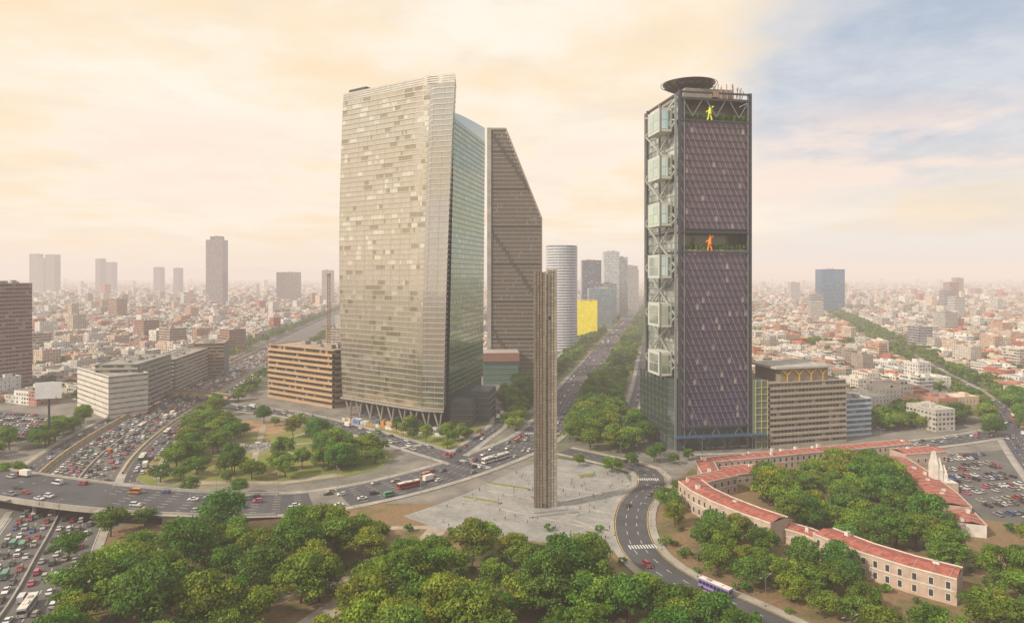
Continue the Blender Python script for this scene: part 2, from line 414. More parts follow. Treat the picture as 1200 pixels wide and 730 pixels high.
# ------------------------------------------------------------ facade grid
def grid(mb,pt,z0,z1,fh,m,gmat,smat,gcol,scol,sph=.9,prot=.35,jit=.03,mull=0,mullmat=None,skip=None):
    nf=max(1,round((z1-z0)/fh)); fh=(z1-z0)/nf
    a=pt(0,z0);b=pt(1,z0); dx,dy=b[0]-a[0],b[1]-a[1];L=math.hypot(dx,dy);nx,ny=dy/L,-dx/L
    for f in range(nf):
        za=z0+f*fh; zb=za+fh
        if skip and skip((za+zb)/2): continue
        for i in range(m):
            s0,s1=i/m,(i+1)/m
            p0=pt(s0,za+sph);p1=pt(s1,za+sph);p2=pt(s1,zb);p3=pt(s0,zb)
            j=[U(-jit,jit) for _ in range(4)]
            c=gcol(i/m,za,f,i)
            mb.face([(p0[0]+nx*j[0],p0[1]+ny*j[0],za+sph),(p1[0]+nx*j[1],p1[1]+ny*j[1],za+sph),(p2[0]+nx*j[2],p2[1]+ny*j[2],zb),(p3[0]+nx*j[3],p3[1]+ny*j[3],zb)],gmat,[(0,0)]*4,c)
        seg=max(1,m//6)
        k=0
        while k<m:
            e=min(m,k+seg); s0,s1=k/m,e/m
            p0=pt(s0,za);p1=pt(s1,za); c=scol(k/m,za)
            A=(p0[0]+nx*prot,p0[1]+ny*prot);B=(p1[0]+nx*prot,p1[1]+ny*prot)
            mb.face([(A[0],A[1],za),(B[0],B[1],za),(B[0],B[1],za+sph),(A[0],A[1],za+sph)],smat,[(0,0)]*4,c)
            mb.face([(A[0],A[1],za+sph),(B[0],B[1],za+sph),(p1[0]-nx*.05,p1[1]-ny*.05,za+sph),(p0[0]-nx*.05,p0[1]-ny*.05,za+sph)],smat,[(0,0)]*4,c)
            mb.face([(p0[0]-nx*.05,p0[1]-ny*.05,za),(p1[0]-nx*.05,p1[1]-ny*.05,za),(B[0],B[1],za),(A[0],A[1],za)],smat,[(0,0)]*4,c)
            k=e
    if mull:
        for i in range(0,m+1,mull):
            for f in range(nf):
                za=z0+f*fh
                if skip and skip(za+fh/2): continue
                p=pt(i/m,za+sph);q=pt(i/m,za+fh); o=prot*.6
                tx,ty=dx/L*.09,dy/L*.09
                mb.face([(p[0]-tx+nx*o,p[1]-ty+ny*o,za+sph),(p[0]+tx+nx*o,p[1]+ty+ny*o,za+sph),(q[0]+tx+nx*o,q[1]+ty+ny*o,za+fh),(q[0]-tx+nx*o,q[1]-ty+ny*o,za+fh)],mullmat or smat,[(0,0)]*4,scol(0,za))
def lin(P,Q): return lambda s,z:(P[0]+(Q[0]-P[0])*s,P[1]+(Q[1]-P[1])*s)
def lerp(P,Q,t): return (P[0]+(Q[0]-P[0])*t,P[1]+(Q[1]-P[1])*t)
def jc(c,a=.15,al=.5):
    k=U(1-a,1+a); return (c[0]*k,c[1]*k,c[2]*k,al)

# ------------------------------------------------------------ tower 1
t1=MB(); HT=236.
def rx(z): return 7.5*(max(z,0)/HT)**1.5
def bl(z): return -3*math.sin(math.pi*min(1,max(0,z/HT)))
def ptA(s,z):
    if s<.8: t=s/.8; x=-124+(64)*t; y=490+(443.5-490)*t
    else: t=(s-.8)/.2; x=-60+15*t; y=443.5-4.5*t
    return (x+rx(z)*s+bl(z)*(1-s),y)
run={'c':None,'n':0}
def gA(s,z,f,i):
    if s>=.8: return jc((.5,.5,.48),.05)
    if i==0: run['n']=0
    if run['n']<=0:
        r=R_(); run['n']=random.randint(1,4)
        run['c']=(.42,.37,.28) if r<.10 else ((.78,.75,.66) if r<.2 else (.62,.57,.47))
    run['n']-=1
    return jc(run['c'],.05)
grid(t1,ptA,14,HT-6,3.55,60,GLASS,METAL,gA,lambda s,z:jc((.52,.48,.42),.05),.7,.45,.006,5,METAL)
grid(t1,ptA,HT-6,HT,1.5,20,METAL,METAL,lambda s,z,f,i:jc((.5,.48,.44),.06),lambda s,z:jc((.5,.48,.44),.05),.4,.2,.01)
def ptS(s,z):
    p=ptA(1,z); return (p[0]-1.2*s,p[1]+24*s)
grid(t1,ptS,14,HT,3.55,8,GLASS,METAL,lambda s,z,f,i:jc((.4,.4,.4),.1),lambda s,z:(.5,.48,.45,1),.8,.2,.01)
zs=[0,14]+[14+i*(HT-14.6)/10 for i in range(1,11)]
for z0,z1 in zip(zs[:-1],zs[1:]):
    if z0<14: po=[(-112,492),(-60,454),(-50,452),(-50,462),(-108,510)]
    else:
        a=ptA(0,z0);b=ptA(.8,z0);c=ptA(1,z0)
        a2=ptA(0,z1);c2=ptA(1,z1)
        po=[(max(a[0],a2[0])+1,a[1]+1),(b[0]+.3,b[1]+1),(min(c[0],c2[0])-.8,c[1]+1),(min(c[0],c2[0])-1.9,c[1]+23.5),(max(a[0],a2[0])+6,a[1]+25)]
    t1.prism(po,z0,z1,STEELD,STEELD)
t1.prism([(-126,488),(-60,441),(-45,437.5),(-47,455),(-116,500)],12.4,13.6,METAL,METAL,(.5,.48,.44),None,True)
for i in range(9):
    s0=i/9+.02;s1=(i+1)/9-.02;sm=(s0+s1)/2
    a=ptA(s0,0);b=ptA(sm,0);c=ptA(s1,0)
    t1.beam((a[0],a[1],12.6),(b[0]+.8,b[1]+2,0),1.0,CONC); t1.beam((c[0],c[1],12.6),(b[0]+.8,b[1]+2,0),1.0,CONC)
t1.box(-112,497,HT-.5,HT+5,18,9,-.6,STEELD); t1.box(-85,478,HT-.5,HT+1.5,26,12,-.6,CONC)
def ptB(s,z): return (-44.5+20.5*s+4.5*(z/220)*(1-s)+1.8*s*z/220,462+83*s)
grid(t1,ptB,20,212,3.6,40,GLASS,METAL,lambda s,z,f,i:jc((.22,.33,.24) if R_()>.07 else (.4,.46,.36),.12),lambda s,z:jc((.2,.27,.2),.08),.7,.25,.008,2)
for i in range(20):
    s0,s1=i/20,(i+1)/20; a=ptB(s0,212);b=ptB(s1,212); za=215+8*s0**.7;zb=215+8*s1**.7
    t1.face([(a[0],a[1],212),(b[0],b[1],212),(b[0],b[1],zb),(a[0],a[1],za)],GLASS,[(0,0)]*4,(.5,.55,.5,1))
    t1.face([(a[0],a[1],za),(b[0],b[1],zb),(b[0]-12,b[1]+3,zb),(a[0]-12,a[1]+3,za)],METAL,[(0,0)]*4,(.6,.6,.58,1))
t1.prism([(-45,464),(-25,544.5),(-80,560),(-108,520)],0,212,STEELD,STEELD)
t1.prism([(-42,452),(-27,450),(-25,466),(-40,468)],0,17,GLASSD,STEELD,(.09,.1,.1))
t1.prism([(-30,470),(-16,468),(-12,492),(-26,494)],0,21,GLASSD,STEELD,(.08,.1,.1))
for z in range(4,20,4):
    if z<16: t1.prism([(-42.3,451.7),(-26.7,449.7),(-24.7,466.3),(-39.7,468.3)],z,z+.5,METAL,METAL,(.25,.25,.25),None,True)
    t1.prism([(-30.3,469.7),(-15.7,467.7),(-11.7,492.3),(-25.7,494.3)],z,z+.5,METAL,METAL,(.25,.25,.25),None,True)
t1.obj('curved_glass_skyscraper')

# ------------------------------------------------------------ tower 2 (sloped top, concrete edge)
t2=MB(); Y2=656
def xr(z): return 29. if z<159 else 29-(z-159)/(246-159)*35
nf=60
for f in range(nf):
    z0=f*4.1; z1=z0+4.1
    if z1>246: z1=246
    xa,xb=-20.5,min(xr(z0),xr(z1)); n=max(2,int((xb-xa)/1.5))
    for i in range(n):
        a=xa+(xb-xa)*i/n; b=xa+(xb-xa)*(i+1)/n
        dg=abs((((a+20)*1.5+z0)%96)-48); fold=dg<3.2
        c=(.085,.075,.065) if R_()<.96 else (.2,.17,.13)
        t2.face([(a+.12,Y2+U(-.02,.02),z0+1.4),(b-.12,Y2,z0+1.4),(b-.12,Y2,z1),(a+.12,Y2+U(-.02,.02),z1)],GLASSD,[(0,0)]*4,jc((.03,.028,.025) if fold else c,.15))
        t2.face([(b-.12,Y2-.12,z0+1.4),(b+.12,Y2-.12,z0+1.4),(b+.12,Y2-.12,z1),(b-.12,Y2-.12,z1)],COLM,[(0,0)]*4,(.17,.145,.115,1))
        cs=(.08,.07,.055) if fold else (.21,.175,.135)
        t2.face([(a,Y2-.35,z0),(b,Y2-.35,z0),(b,Y2-.35,z0+1.4),(a,Y2-.35,z0+1.4)],COLM,[(0,0)]*4,jc(cs,.06))
    t2.face([(xa,Y2-.35,z0+1.4),(xb,Y2-.35,z0+1.4),(xb,Y2+.4,z0+1.4),(xa,Y2+.4,z0+1.4)],COLM,[(0,0)]*4,(.2,.17,.13,1))
    if f%9==0: t2.prism([(xa,Y2-.5),(xb,Y2-.5),(xb,Y2+.2),(xa,Y2+.2)],z0+1.75,z0+3.6,METAL,METAL,(.07,.06,.055),None,True)
    t2.prism([(xa,Y2+.3),(xb-.3,Y2+.3),(xb-.3,Y2+32),(xa,Y2+32)],z0,z1,GLASSD,METAL,(.1,.09,.08),(.2,.17,.13))
t2.prism([(-24.5,Y2-1.5),(-20.5,Y2-1.5),(-20.5,Y2+34),(-24.5,Y2+34)],0,247.5,CONC,CONC)
t2.face([(29,Y2-.5,159),(29,Y2+32,159),(-6,Y2+32,246.6),(-6,Y2-.5,246.6)],GLASS,[(0,0)]*4,(.3,.28,.25,1))
t2.beam((29.2,Y2-.6,158.5),(-6,Y2-.6,246.6),1.3,METAL,(.4,.33,.26,1)); t2.beam((-21,Y2-.6,246.8),(-6,Y2-.6,246.8),1.3,METAL,(.4,.33,.26,1))
t2.beam((29.2,Y2-.6,0),(29.2,Y2-.6,159),1.1,METAL,(.3,.25,.2,1))
t2.obj('sloped_skyscraper')
pv=MB()
pv.prism([(-27,622),(6,626),(4,652),(-28,650)],0,22,GLASSD,CONC,(.1,.2,.17)); 
for z in(5,10,15,20): pv.prism([(-27.4,621.6),(6.4,625.6),(4,651),(-28,649)],z,z+.7,METAL,METAL,(.3,.3,.28),None,True)
pv.prism([(-28,620),(7,624),(5,654),(-29,652)],22,30,COLM,COLM,(.3,.15,.11),(.4,.36,.33),True)
pv.obj('pavilion_building')

# ------------------------------------------------------------ stele monument
es=MB()
def slab(cx,cy,w,d,h,ang,cols):
    c,s_=math.cos(ang),math.sin(ang)
    es.box(cx,cy,0.3,h-.3,w-.3,d-.3,ang,STEELD)
    cr=[(cx+c*x-s_*y,cy+s_*x+c*y) for x,y in((-w/2,-d/2),(w/2,-d/2),(w/2,d/2),(-w/2,d/2))]
    for e in range(4):
        P,Q=cr[e],cr[(e+1)%4]; L=math.dist(P,Q); m=max(1,round(L/1.25)); nz=int(h/1.45)
        for i in range(m):
            for j in range(nz):
                if R_()<.01: continue
                a=i/m+.035;b=(i+1)/m-.035; z0=.4+j*(h-.6)/nz; z1=z0+(h-.6)/nz-.10
                p=(P[0]+(Q[0]-P[0])*a,P[1]+(Q[1]-P[1])*a);q=(P[0]+(Q[0]-P[0])*b,P[1]+(Q[1]-P[1])*b)
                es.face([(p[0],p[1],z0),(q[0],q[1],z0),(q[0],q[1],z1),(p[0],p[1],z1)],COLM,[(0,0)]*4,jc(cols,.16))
    for p in cr: es.beam((p[0],p[1],0.3),(p[0],p[1],h),.3,METAL,(.42,.39,.34,1))
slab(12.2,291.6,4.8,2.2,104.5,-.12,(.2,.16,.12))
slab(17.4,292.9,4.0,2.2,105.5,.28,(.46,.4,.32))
for z in range(6,104,7): es.beam((14.2,292,z),(16.2,292.4,z),.3,STEELD)
es.obj('light_stele_monument')

# ------------------------------------------------------------ tower 3 (lattice tower w/ helipad)
t3=MB(); A=(98.5,390);B=(142,398);D=(133.5,448);C=(90,440)
def inset(z0,z1,fr,mat=STEELD,col=(.06,.06,.07)):
    a,b=lerp(A,C,fr),lerp(B,D,fr); i=lambda p:(p[0]+(116-p[0])*.02,p[1]+(419-p[1])*.02)
    t3.prism([i(a),i(b),i(D),i(C)],z0,z1,mat,mat,col,col,True)
inset(0,14,.10,GLASSD,(.07,.12,.12)); inset(14,117,0); inset(117,128.5,.22,GLASSD,(.16,.16,.1)); inset(128.5,194,0); inset(194,206,.22,GLASSD,(.2,.2,.12)); inset(206,207.5,0)
gard=lambda z:117<z<128.5 or z>194
def g3(s,z,f,i):
    if R_()<.04: return jc((.36,.3,.28),.25)
    k=z/206
    return jc((.075+.06*k,.075+.03*k,.14-.03*k),.2)  # reflections painted into the tint: bluer purple low, browner towards the top
grid(t3,lin(A,B),14,206,4.0,26,GLASSD,COLM,g3,lambda s,z:jc((.12+.03*z/206,.11,.145-.02*z/206),.06),.5,.5,.015,0,None,gard)  # spandrel colour carries the same painted reflection shift with height
grid(t3,lin(B,D),6,206,4.0,14,GLASSD,COLM,g3,lambda s,z:jc((.14,.12,.15),.06),.55,.4,.015)
fh=4.0; mod=13; ux,uy=(B[0]-A[0])/44.23,(B[1]-A[1])/44.23; nx,ny=uy,-ux
for f in range(48):
    z=14+f*4.0
    if gard(z+2): continue
    k_=z/206
    for i in range(mod):
        for half in(0,1):
            s0=(i+half*.5)/mod; s1=s0+.5/mod
            za,zb=(z,z+fh) if (half+f)%2 else (z+fh,z)
            p=lerp(A,B,s0);q=lerp(A,B,s1); o=1.0
            t3.face([(p[0]+nx*o,p[1]+ny*o,za-.22),(q[0]+nx*o,q[1]+ny*o,zb-.22),(q[0]+nx*(o+.25),q[1]+ny*(o+.25),zb+.22),(p[0]+nx*(o+.25),p[1]+ny*(o+.25),za+.22)],COLM,[(0,0)]*4,jc((.23+.07*k_,.2,.29-.05*k_),.1))  # lattice bars too: reflections put into the colour, browner higher up
for P_ in(A,B,C,D): t3.box(P_[0],P_[1],0,211,2.0,2.0,.18,STEELD)
for s in(.045,.96):
    p=lerp(A,B,s); t3.box(p[0]+nx*1.3,p[1]+ny*1.3,0,209,.6,.6,.18,METAL,METAL,(.25,.25,.27))
for zz in(13.4,116.3,128,193.5,206,210):
    t3.beam((A[0]+nx*1.2,A[1]+ny*1.2,zz),(B[0]+nx*1.2,B[1]+ny*1.2,zz),1.0,STEELD)
    t3.beam((A[0],A[1],zz),(C[0],C[1],zz),1.3,STEELD)
for i in range(7):
    p=lerp(A,B,i/6)
    t3.beam((p[0]+nx*.3,p[1]+ny*.3,0),(p[0]+nx*.3,p[1]+ny*.3,13.5),.7,STEELD)
for i in range(3):
    p=lerp(A,B,i/3+.02);q=lerp(A,B,(i+.5)/3);r=lerp(A,B,(i+1)/3-.02)
    for z0,z1 in((206.5,196),(2,13)):
        t3.beam((p[0]+nx,p[1]+ny,z0),(q[0]+nx,q[1]+ny,z1),.5,METAL,(.25,.26,.26,1)); t3.beam((r[0]+nx,r[1]+ny,z0),(q[0]+nx,q[1]+ny,z1),.5,METAL,(.25,.26,.26,1))
for z in(117,194.2):
    a,b=lerp(A,B,.03),lerp(A,B,.97); t3.prism([a,b,lerp(b,lerp(B,D,1),.2),lerp(a,lerp(A,C,1),.2)],z-.2,z+.1,CONC,LAWN,(1,1,1),None,True)
    for k in range(300):
        s,t=U(.05,.95),U(.01,.17); p=lerp(A,B,s);p=(p[0]-nx*t*44,p[1]-ny*t*44); h=U(.8,4.6)
        r=1.1; an=U(0,6.28)
        for w_ in range(3):
            a2=an+w_*2.1
            t3.face([(p[0],p[1],z+.1),(p[0]+r*math.cos(a2),p[1]+r*math.sin(a2),z+h*.7),(p[0]+.3*math.cos(a2+1),p[1]+.3*math.sin(a2+1),z+h)],LEAF,[(0,0)]*3,jc((.16,.22,.03),.4))
def sculpt(s,z,h,col):
    p=lerp(A,B,s); p=(p[0]+nx*.2,p[1]+ny*.2)
    t3.beam((p[0]-1.2,p[1],z),(p[0]-.3,p[1],z+h*.45),.9,COLM,col,None,6); t3.beam((p[0]+1.3,p[1],z),(p[0]+.3,p[1],z+h*.45),.9,COLM,col,None,6)
    t3.beam((p[0],p[1],z+h*.4),(p[0]+.2,p[1],z+h*.8),2.3,COLM,col,None,8,1.5); t3.beam((p[0],p[1],z+h*.7),(p[0]-2.2,p[1],z+h*.55),.8,COLM,col,None,6)
    t3.beam((p[0]+.3,p[1],z+h*.75),(p[0]+2.2,p[1],z+h*.95),.8,COLM,col,None,6); t3.cyl(p[0]+.2,p[1],z+h*.8,z+h,.75,.5,8,COLM,None,col)
sculpt(.42,117.1,9.5,(.85,.25,.02)); sculpt(.42,194.3,8.5,(.7,.75,.05))
def g3b(s,z,f,i): return jc((.22,.27,.25) if R_()<.6 else (.42,.46,.42),.2)
grid(t3,lin(C,A),6,206,4.0,14,GLASSD,METAL,g3b,lambda s,z:jc((.45,.45,.43),.06),.9,.35,.015)
lx,ly=-.984,-.177
def LF(t,o=0): p=lerp(A,C,t); return (p[0]+lx*o,p[1]+ly*o)
for k in range(7):
    z0=21+k*28.8; z1=min(z0+28.8,206)
    for (ta,tb) in((.02,.5),(.98,.5)):
        a=LF(ta,2.2);b=LF(tb,2.2)
        t3.beam((a[0],a[1],z0),(b[0],b[1],(z0+z1)/2),.9,METAL,(.6,.6,.58,1)); t3.beam((b[0],b[1],(z0+z1)/2),(a[0],a[1],z1),.9,METAL,(.6,.6,.58,1))
for t in(0.02,.5,.98):
    a=LF(t,2.4); t3.box(a[0],a[1],0,209,1.1,1.1,.18,METAL,METAL,(.33,.34,.35))
for zc in(50,79,108,139,167,195):
    h=14; p0=LF(.12,2.5);p1=LF(.12,10);p2=LF(.5,10);p3=LF(.5,2.5)
    po=[p1,p0,p3,p2]
    t3.prism(po,zc-h/2,zc+h/2,COLM,COLM,(.52,.54,.5),None,True)
    for (P,Q) in((p1,p0),(p2,p1)):
        dx,dy=Q[0]-P[0],Q[1]-P[1];L=math.hypot(dx,dy);ox,oy=dy/L*.12,-dx/L*.12
        for i in range(2):
            for j in range(2):
                a=lerp(P,Q,.14+i*.37);b=lerp(P,Q,.14+i*.37+.34); za=zc-h/2+1.6+j*5.6;zb=za+5.2
                t3.face([(a[0]+ox,a[1]+oy,za),(b[0]+ox,b[1]+oy,za),(b[0]+ox,b[1]+oy,zb),(a[0]+ox,a[1]+oy,zb)],GLASS,[(0,0)]*4,jc((.6,.74,.66),.1))
    for e in range(4):
        p=po[e]; t3.beam((p[0],p[1],zc-h/2-.5),(p[0],p[1],zc+h/2+.5),.6,METAL,(.25,.26,.27,1))
t3.prism([lerp(A,D,.15),lerp(B,C,.15),lerp(D,A,.15),lerp(C,B,.15)],207.5,215,COLM,COLM,(.3,.26,.22))
for k in range(14):
    p=lerp(lerp(A,B,U(.1,.9)),lerp(C,D,U(.1,.9)),R_()); t3.box(p[0],p[1],207.5,207.5+U(3,9),U(2,5),U(2,5),.18,COLM,COLM,jc((.36,.24,.19),.3))
for k in range(24):
    p=lerp(A,B,.5+.02*k); t3.beam((p[0],p[1]+U(2,12),207),(p[0]+U(-2,2),p[1]+8,207+U(6,12)),.35,METAL,(.4,.24,.17,1))
hx,hy=109.5,412
t3.cyl(hx,hy,219,220.6,14,16,40,METAL,CONC,(.2,.15,.13)); t3.cyl(hx,hy,215,219,5,7,16,STEELD)
for k in range(16):
    a=k*math.pi/8; t3.beam((hx+5*math.cos(a),hy+5*math.sin(a),214.5),(hx+15*math.cos(a),hy+15*math.sin(a),219.3),.5,STEELD)
for k in range(40):
    a=k*math.pi/20;b=(k+1)*math.pi/20
    t3.beam((hx+17*math.cos(a),hy+17*math.sin(a),220.3),(hx+17*math.cos(b),hy+17*math.sin(b),220.3),.3,STEELD)
gh=[LF(.1,6),LF(.02,.3),LF(.98,.3),LF(.95,6)]
t3.prism(gh,0,42,GLASS,STEELD,(.25,.34,.33))
for z in range(4,43,4): t3.prism([LF(.095,6.15),LF(.018,.3),LF(.98,.3),LF(.955,6.15)],z,z+.4,METAL,METAL,(.2,.21,.22),None,True)
for t in np.linspace(.1,.95,8):
    p=LF(t,6.2); t3.beam((p[0],p[1],0),(p[0],p[1],42.3),.4,STEELD)
t3.prism([(94,383),(150,392),(150,397),(94,388)],8.5,9.2,METAL,METAL,(.1,.2,.35),None,True)
for x in(96,110,124,138,148): t3.beam((x,384+(x-94)*.16,0),(x,384+(x-94)*.16,8.5),.4,STEELD)
t3.obj('lattice_skyscraper_with_helipad')

# ------------------------------------------------------------ office blocks
def office(name,P0,P1,depth,h,fh,gcol,scol,sph=1.4,prot=.6,m=None,mull=0,roofcol=(.33,.31,.29),gm=GLASSD,objit=True):
    mb=MB(); z0=0; dx,dy=P1[0]-P0[0],P1[1]-P0[1];L=math.hypot(dx,dy);bx,by=-dy/L*depth,dx/L*depth
    Q1=(P1[0]+bx,P1[1]+by);Q0=(P0[0]+bx,P0[1]+by)
    i=lambda p:(p[0]+((P0[0]+Q1[0])/2-p[0])*.01,p[1]+((P0[1]+Q1[1])/2-p[1])*.01)
    mb.prism([i(P0),i(P1),i(Q1),i(Q0)],z0,z0+h,STEELD,ROOF,(1,1,1),roofcol)
    m=m or max(4,int(L/2.4)); md=max(4,int(depth/2.4))
    gc=lambda s,z,f,i_:jc(gcol,.35) if R_()>.1 else jc((.3,.27,.22),.3)
    for (a,b,mm) in((P0,P1,m),(P1,Q1,md),(Q0,P0,md)):
        grid(mb,lin(a,b),z0,z0+h,fh,mm,gm,COLM,gc,lambda s,z:jc(scol,.05),sph,prot,.01,mull)
    for a,b in((P0,P1),(P1,Q1),(Q1,Q0),(Q0,P0)): mb.beam((a[0],a[1],z0+h+.4),(b[0],b[1],z0+h+.4),.7,COLM,(scol[0],scol[1],scol[2],1))
    for k in range(7):
        p=lerp(lerp(P0,P1,U(.12,.88)),lerp(Q0,Q1,U(.12,.88)),U(.25,.8)); mb.box(p[0],p[1],z0+h,z0+h+U(1.2,3.5),U(2,7),U(2,6),math.atan2(dy,dx),COLM,ROOF,jc((.35,.33,.3),.3),jc((.3,.3,.3),.3))
    if objit: return mb.obj(name)
    return mb
nb=office('concrete_office_block',(153,396),(206,411),36,38,3.5,(.09,.09,.09),(.40,.34,.27),1.5,.9,22,1,objit=False)
nb.prism([(144,395),(152.6,396.5),(146,426),(138,424)],0,40,GLASSD,ROOF,(.14,.2,.15))
for k in range(3): nb.beam((144.5+k*3.8,394.6+k*.7,0),(144.5+k*3.8,394.6+k*.7,40.5),.35,COLM,(.5,.38,.14,1))
for z in range(4,40,4): nb.beam((144,394.7,z),(152.6,396.2,z),.4,COLM,(.42,.4,.34,1))
q=[(163,404),(196,413),(189,436),(156,427)]
nb.prism(q,38,46,GLASSD,ROOF,(.3,.25,.18),(.4,.38,.36)); nb.prism([(159,401),(200,412),(191,440),(151,429)],46,47.2,COLM,ROOF,(.5,.47,.43),(.42,.4,.38),True)
for k in range(4):
    a=lerp(q[0],q[1],k/4);b=lerp(q[0],q[1],(k+.5)/4);c=lerp(q[0],q[1],(k+1)/4)
    nb.beam((a[0],a[1]-1,46),(b[0],b[1]-1,42),.4,COLM,(.65,.38,.06,1)); nb.beam((c[0],c[1]-1,46),(b[0],b[1]-1,42),.4,COLM,(.65,.38,.06,1)); nb.beam((b[0],b[1]-1,38),(b[0],b[1]-1,42),.4,COLM,(.65,.38,.06,1))
nb.obj('concrete_office_block')
office('white_apartment_building',(211,424),(232,430),24,23,3.1,(.12,.17,.24),(.5,.55,.6),1.3,.3)
office('balcony_office_building',(-205,562),(-138,515),34,44,4.4,(.06,.045,.035),(.46,.31,.18),1.9,1.5,roofcol=(.4,.32,.25))
office('brown_tower_block',(-478,588),(-437,566),26,95,3.4,(.1,.08,.08),(.36,.23,.2),1.5,.5,mull=1)
wo=office('white_office_building',(-340,521),(-287,474),26,30,3.7,(.3,.28,.26),(.6,.57,.52),2.5,.25,objit=False)
wo.box(-310,513,30.3,30.8,40,12,-.72,COLM,RED); wo.obj('white_office_building')
office('grey_office_building',(-279,497),(-287,560),30,36,3.6,(.08,.085,.09),(.34,.33,.3),1.6,.6)
office('grey_office_building',(-290,572),(-302,660),26,30,3.5,(.07,.07,.075),(.4,.34,.28),1.5,.5)
office('low_brown_building',(-330,700),(-318,660),30,34,3.5,(.07,.07,.07),(.34,.22,.15),1.5,.5)
def tower(name,x,y,w,d,h,gcol,scol,fh=3.8,sph=1.2,ang=0,gm=GLASSD):
    c,s_=math.cos(ang),math.sin(ang)
    return office(name,(x-c*w/2,y-s_*w/2),(x+c*w/2,y+s_*w/2),d,h,fh,gcol,scol,sph,.4,max(4,int(w/3)),0,gm=gm)
ct=MB()
n=28; cx,cy,r=69,925,22
ct.cyl(cx,cy,0,143,r-.5,r-.5,n,STEELD,ROOF)
for f in range(38):
    z=f*3.75
    for i in range(n):
        a=2*math.pi*i/n;b=2*math.pi*(i+1)/n
        ct.face([(cx+r*math.cos(a),cy+r*math.sin(a),z),(cx+r*math.cos(b),cy+r*math.sin(b),z),(cx+r*math.cos(b),cy+r*math.sin(b),z+1.7),(cx+r*math.cos(a),cy+r*math.sin(a),z+1.7)],COLM,[(0,0)]*4,(.6,.6,.62,1))
        ct.face([(cx+(r-.3)*math.cos(a),cy+(r-.3)*math.sin(a),z+1.7),(cx+(r-.3)*math.cos(b),cy+(r-.3)*math.sin(b),z+1.7),(cx+(r-.3)*math.cos(b),cy+(r-.3)*math.sin(b),z+3.75),(cx+(r-.3)*math.cos(a),cy+(r-.3)*math.sin(a),z+3.75)],GLASSD,[(0,0)]*4,jc((.2,.25,.31),.2))
ct.obj('round_banded_tower')
tower('dark_office_tower',168,1400,40,30,133,(.08,.1,.14),(.17,.2,.26))
tower('glass_office_tower',240,1600,36,36,158,(.35,.42,.46),(.55,.57,.58),gm=GLASS); tower('glass_office_tower',272,1640,26,30,146,(.3,.36,.4),(.42,.45,.48),gm=GLASS)
tower('office_tower',342,1900,34,30,128,(.22,.22,.24),(.42,.4,.4)); tower('office_tower',385,2100,30,30,118,(.22,.22,.24),(.5,.48,.45))
tower('glass_office_tower',168,1260,44,30,76,(.14,.26,.34),(.33,.4,.44),gm=GLASS); tower('glass_office_tower',205,1400,30,30,84,(.14,.24,.32),(.28,.34,.38),gm=GLASS)
yb=office('yellow_building',(108,1092),(140,1092),24,60,4,(.75,.62,.04),(.85,.72,.02),3.6,.1,objit=False); yb.obj('yellow_building')
tower('blue_glass_tower',917,1900,66,40,118,(.04,.16,.3),(.08,.2,.34),gm=GLASS)
tower('tall_grey_tower',-984,2200,56,40,218,(.16,.14,.16),(.33,.29,.3)); tower('tall_grey_tower',-984,2212,38,20,230,(.1,.1,.1),(.3,.26,.27))
tower('office_tower',-845,2500,80,40,112,(.12,.11,.11),(.25,.2,.18)); tower('office_tower',-640,2300,34,30,118,(.2,.2,.2),(.5,.46,.42))
for x,w,h in((-2660,46,222),(-2560,36,196),(-2470,52,214),(-2290,44,176),(-2190,28,190),(-1980,40,146),(-1800,30,140)):
    tower('distant_office_tower',x*1.03,3600+U(-100,300),w,50,h,(.14,.13,.15),jc((.3,.25,.27),.2)[:3],4.5,1.8)
for x,y,w,h in((760,1150,24,38),(1010,1500,22,52),(1120,1700,26,62),(1330,2000,30,80),(980,2300,30,76),(1750,2600,30,90),(690,1500,24,58),(560,900,18,32),(610,1330,22,48)):
    tower('apartment_tower',x,y,w,26,h,(.13,.13,.15),random.choice([(.6,.57,.53),(.33,.33,.38),(.5,.3,.24),(.62,.62,.62)]),3.6,1.5,U(-.3,.3))
for k in range(16):
    d=900+k*130+U(-40,40); p,t,n=sample(REF,500+d); o=U(72,95)*(1 if k%4 else -1)
    tower('boulevard_office_building',p[0]+n[0]*o,p[1]+n[1]*o,U(26,40),30,U(35,85) if o>0 else U(22,45),(.15,.2,.24),random.choice([(.5,.48,.45),(.35,.35,.36),(.28,.34,.38),(.55,.45,.38)]),3.8,1.5,-.22)
for x,y,w,h in((-560,1000,24,34),(-470,900,24,30),(-600,820,24,30),(-380,880,22,30),(-240,900,28,30),(-900,1500,30,48)):
    tower('apartment_tower',x,y,w,24,h,(.12,.11,.11),random.choice([(.58,.52,.45),(.45,.24,.17),(.48,.38,.3),(.62,.58,.54)]),3.4,1.4,U(-.6,-.2))

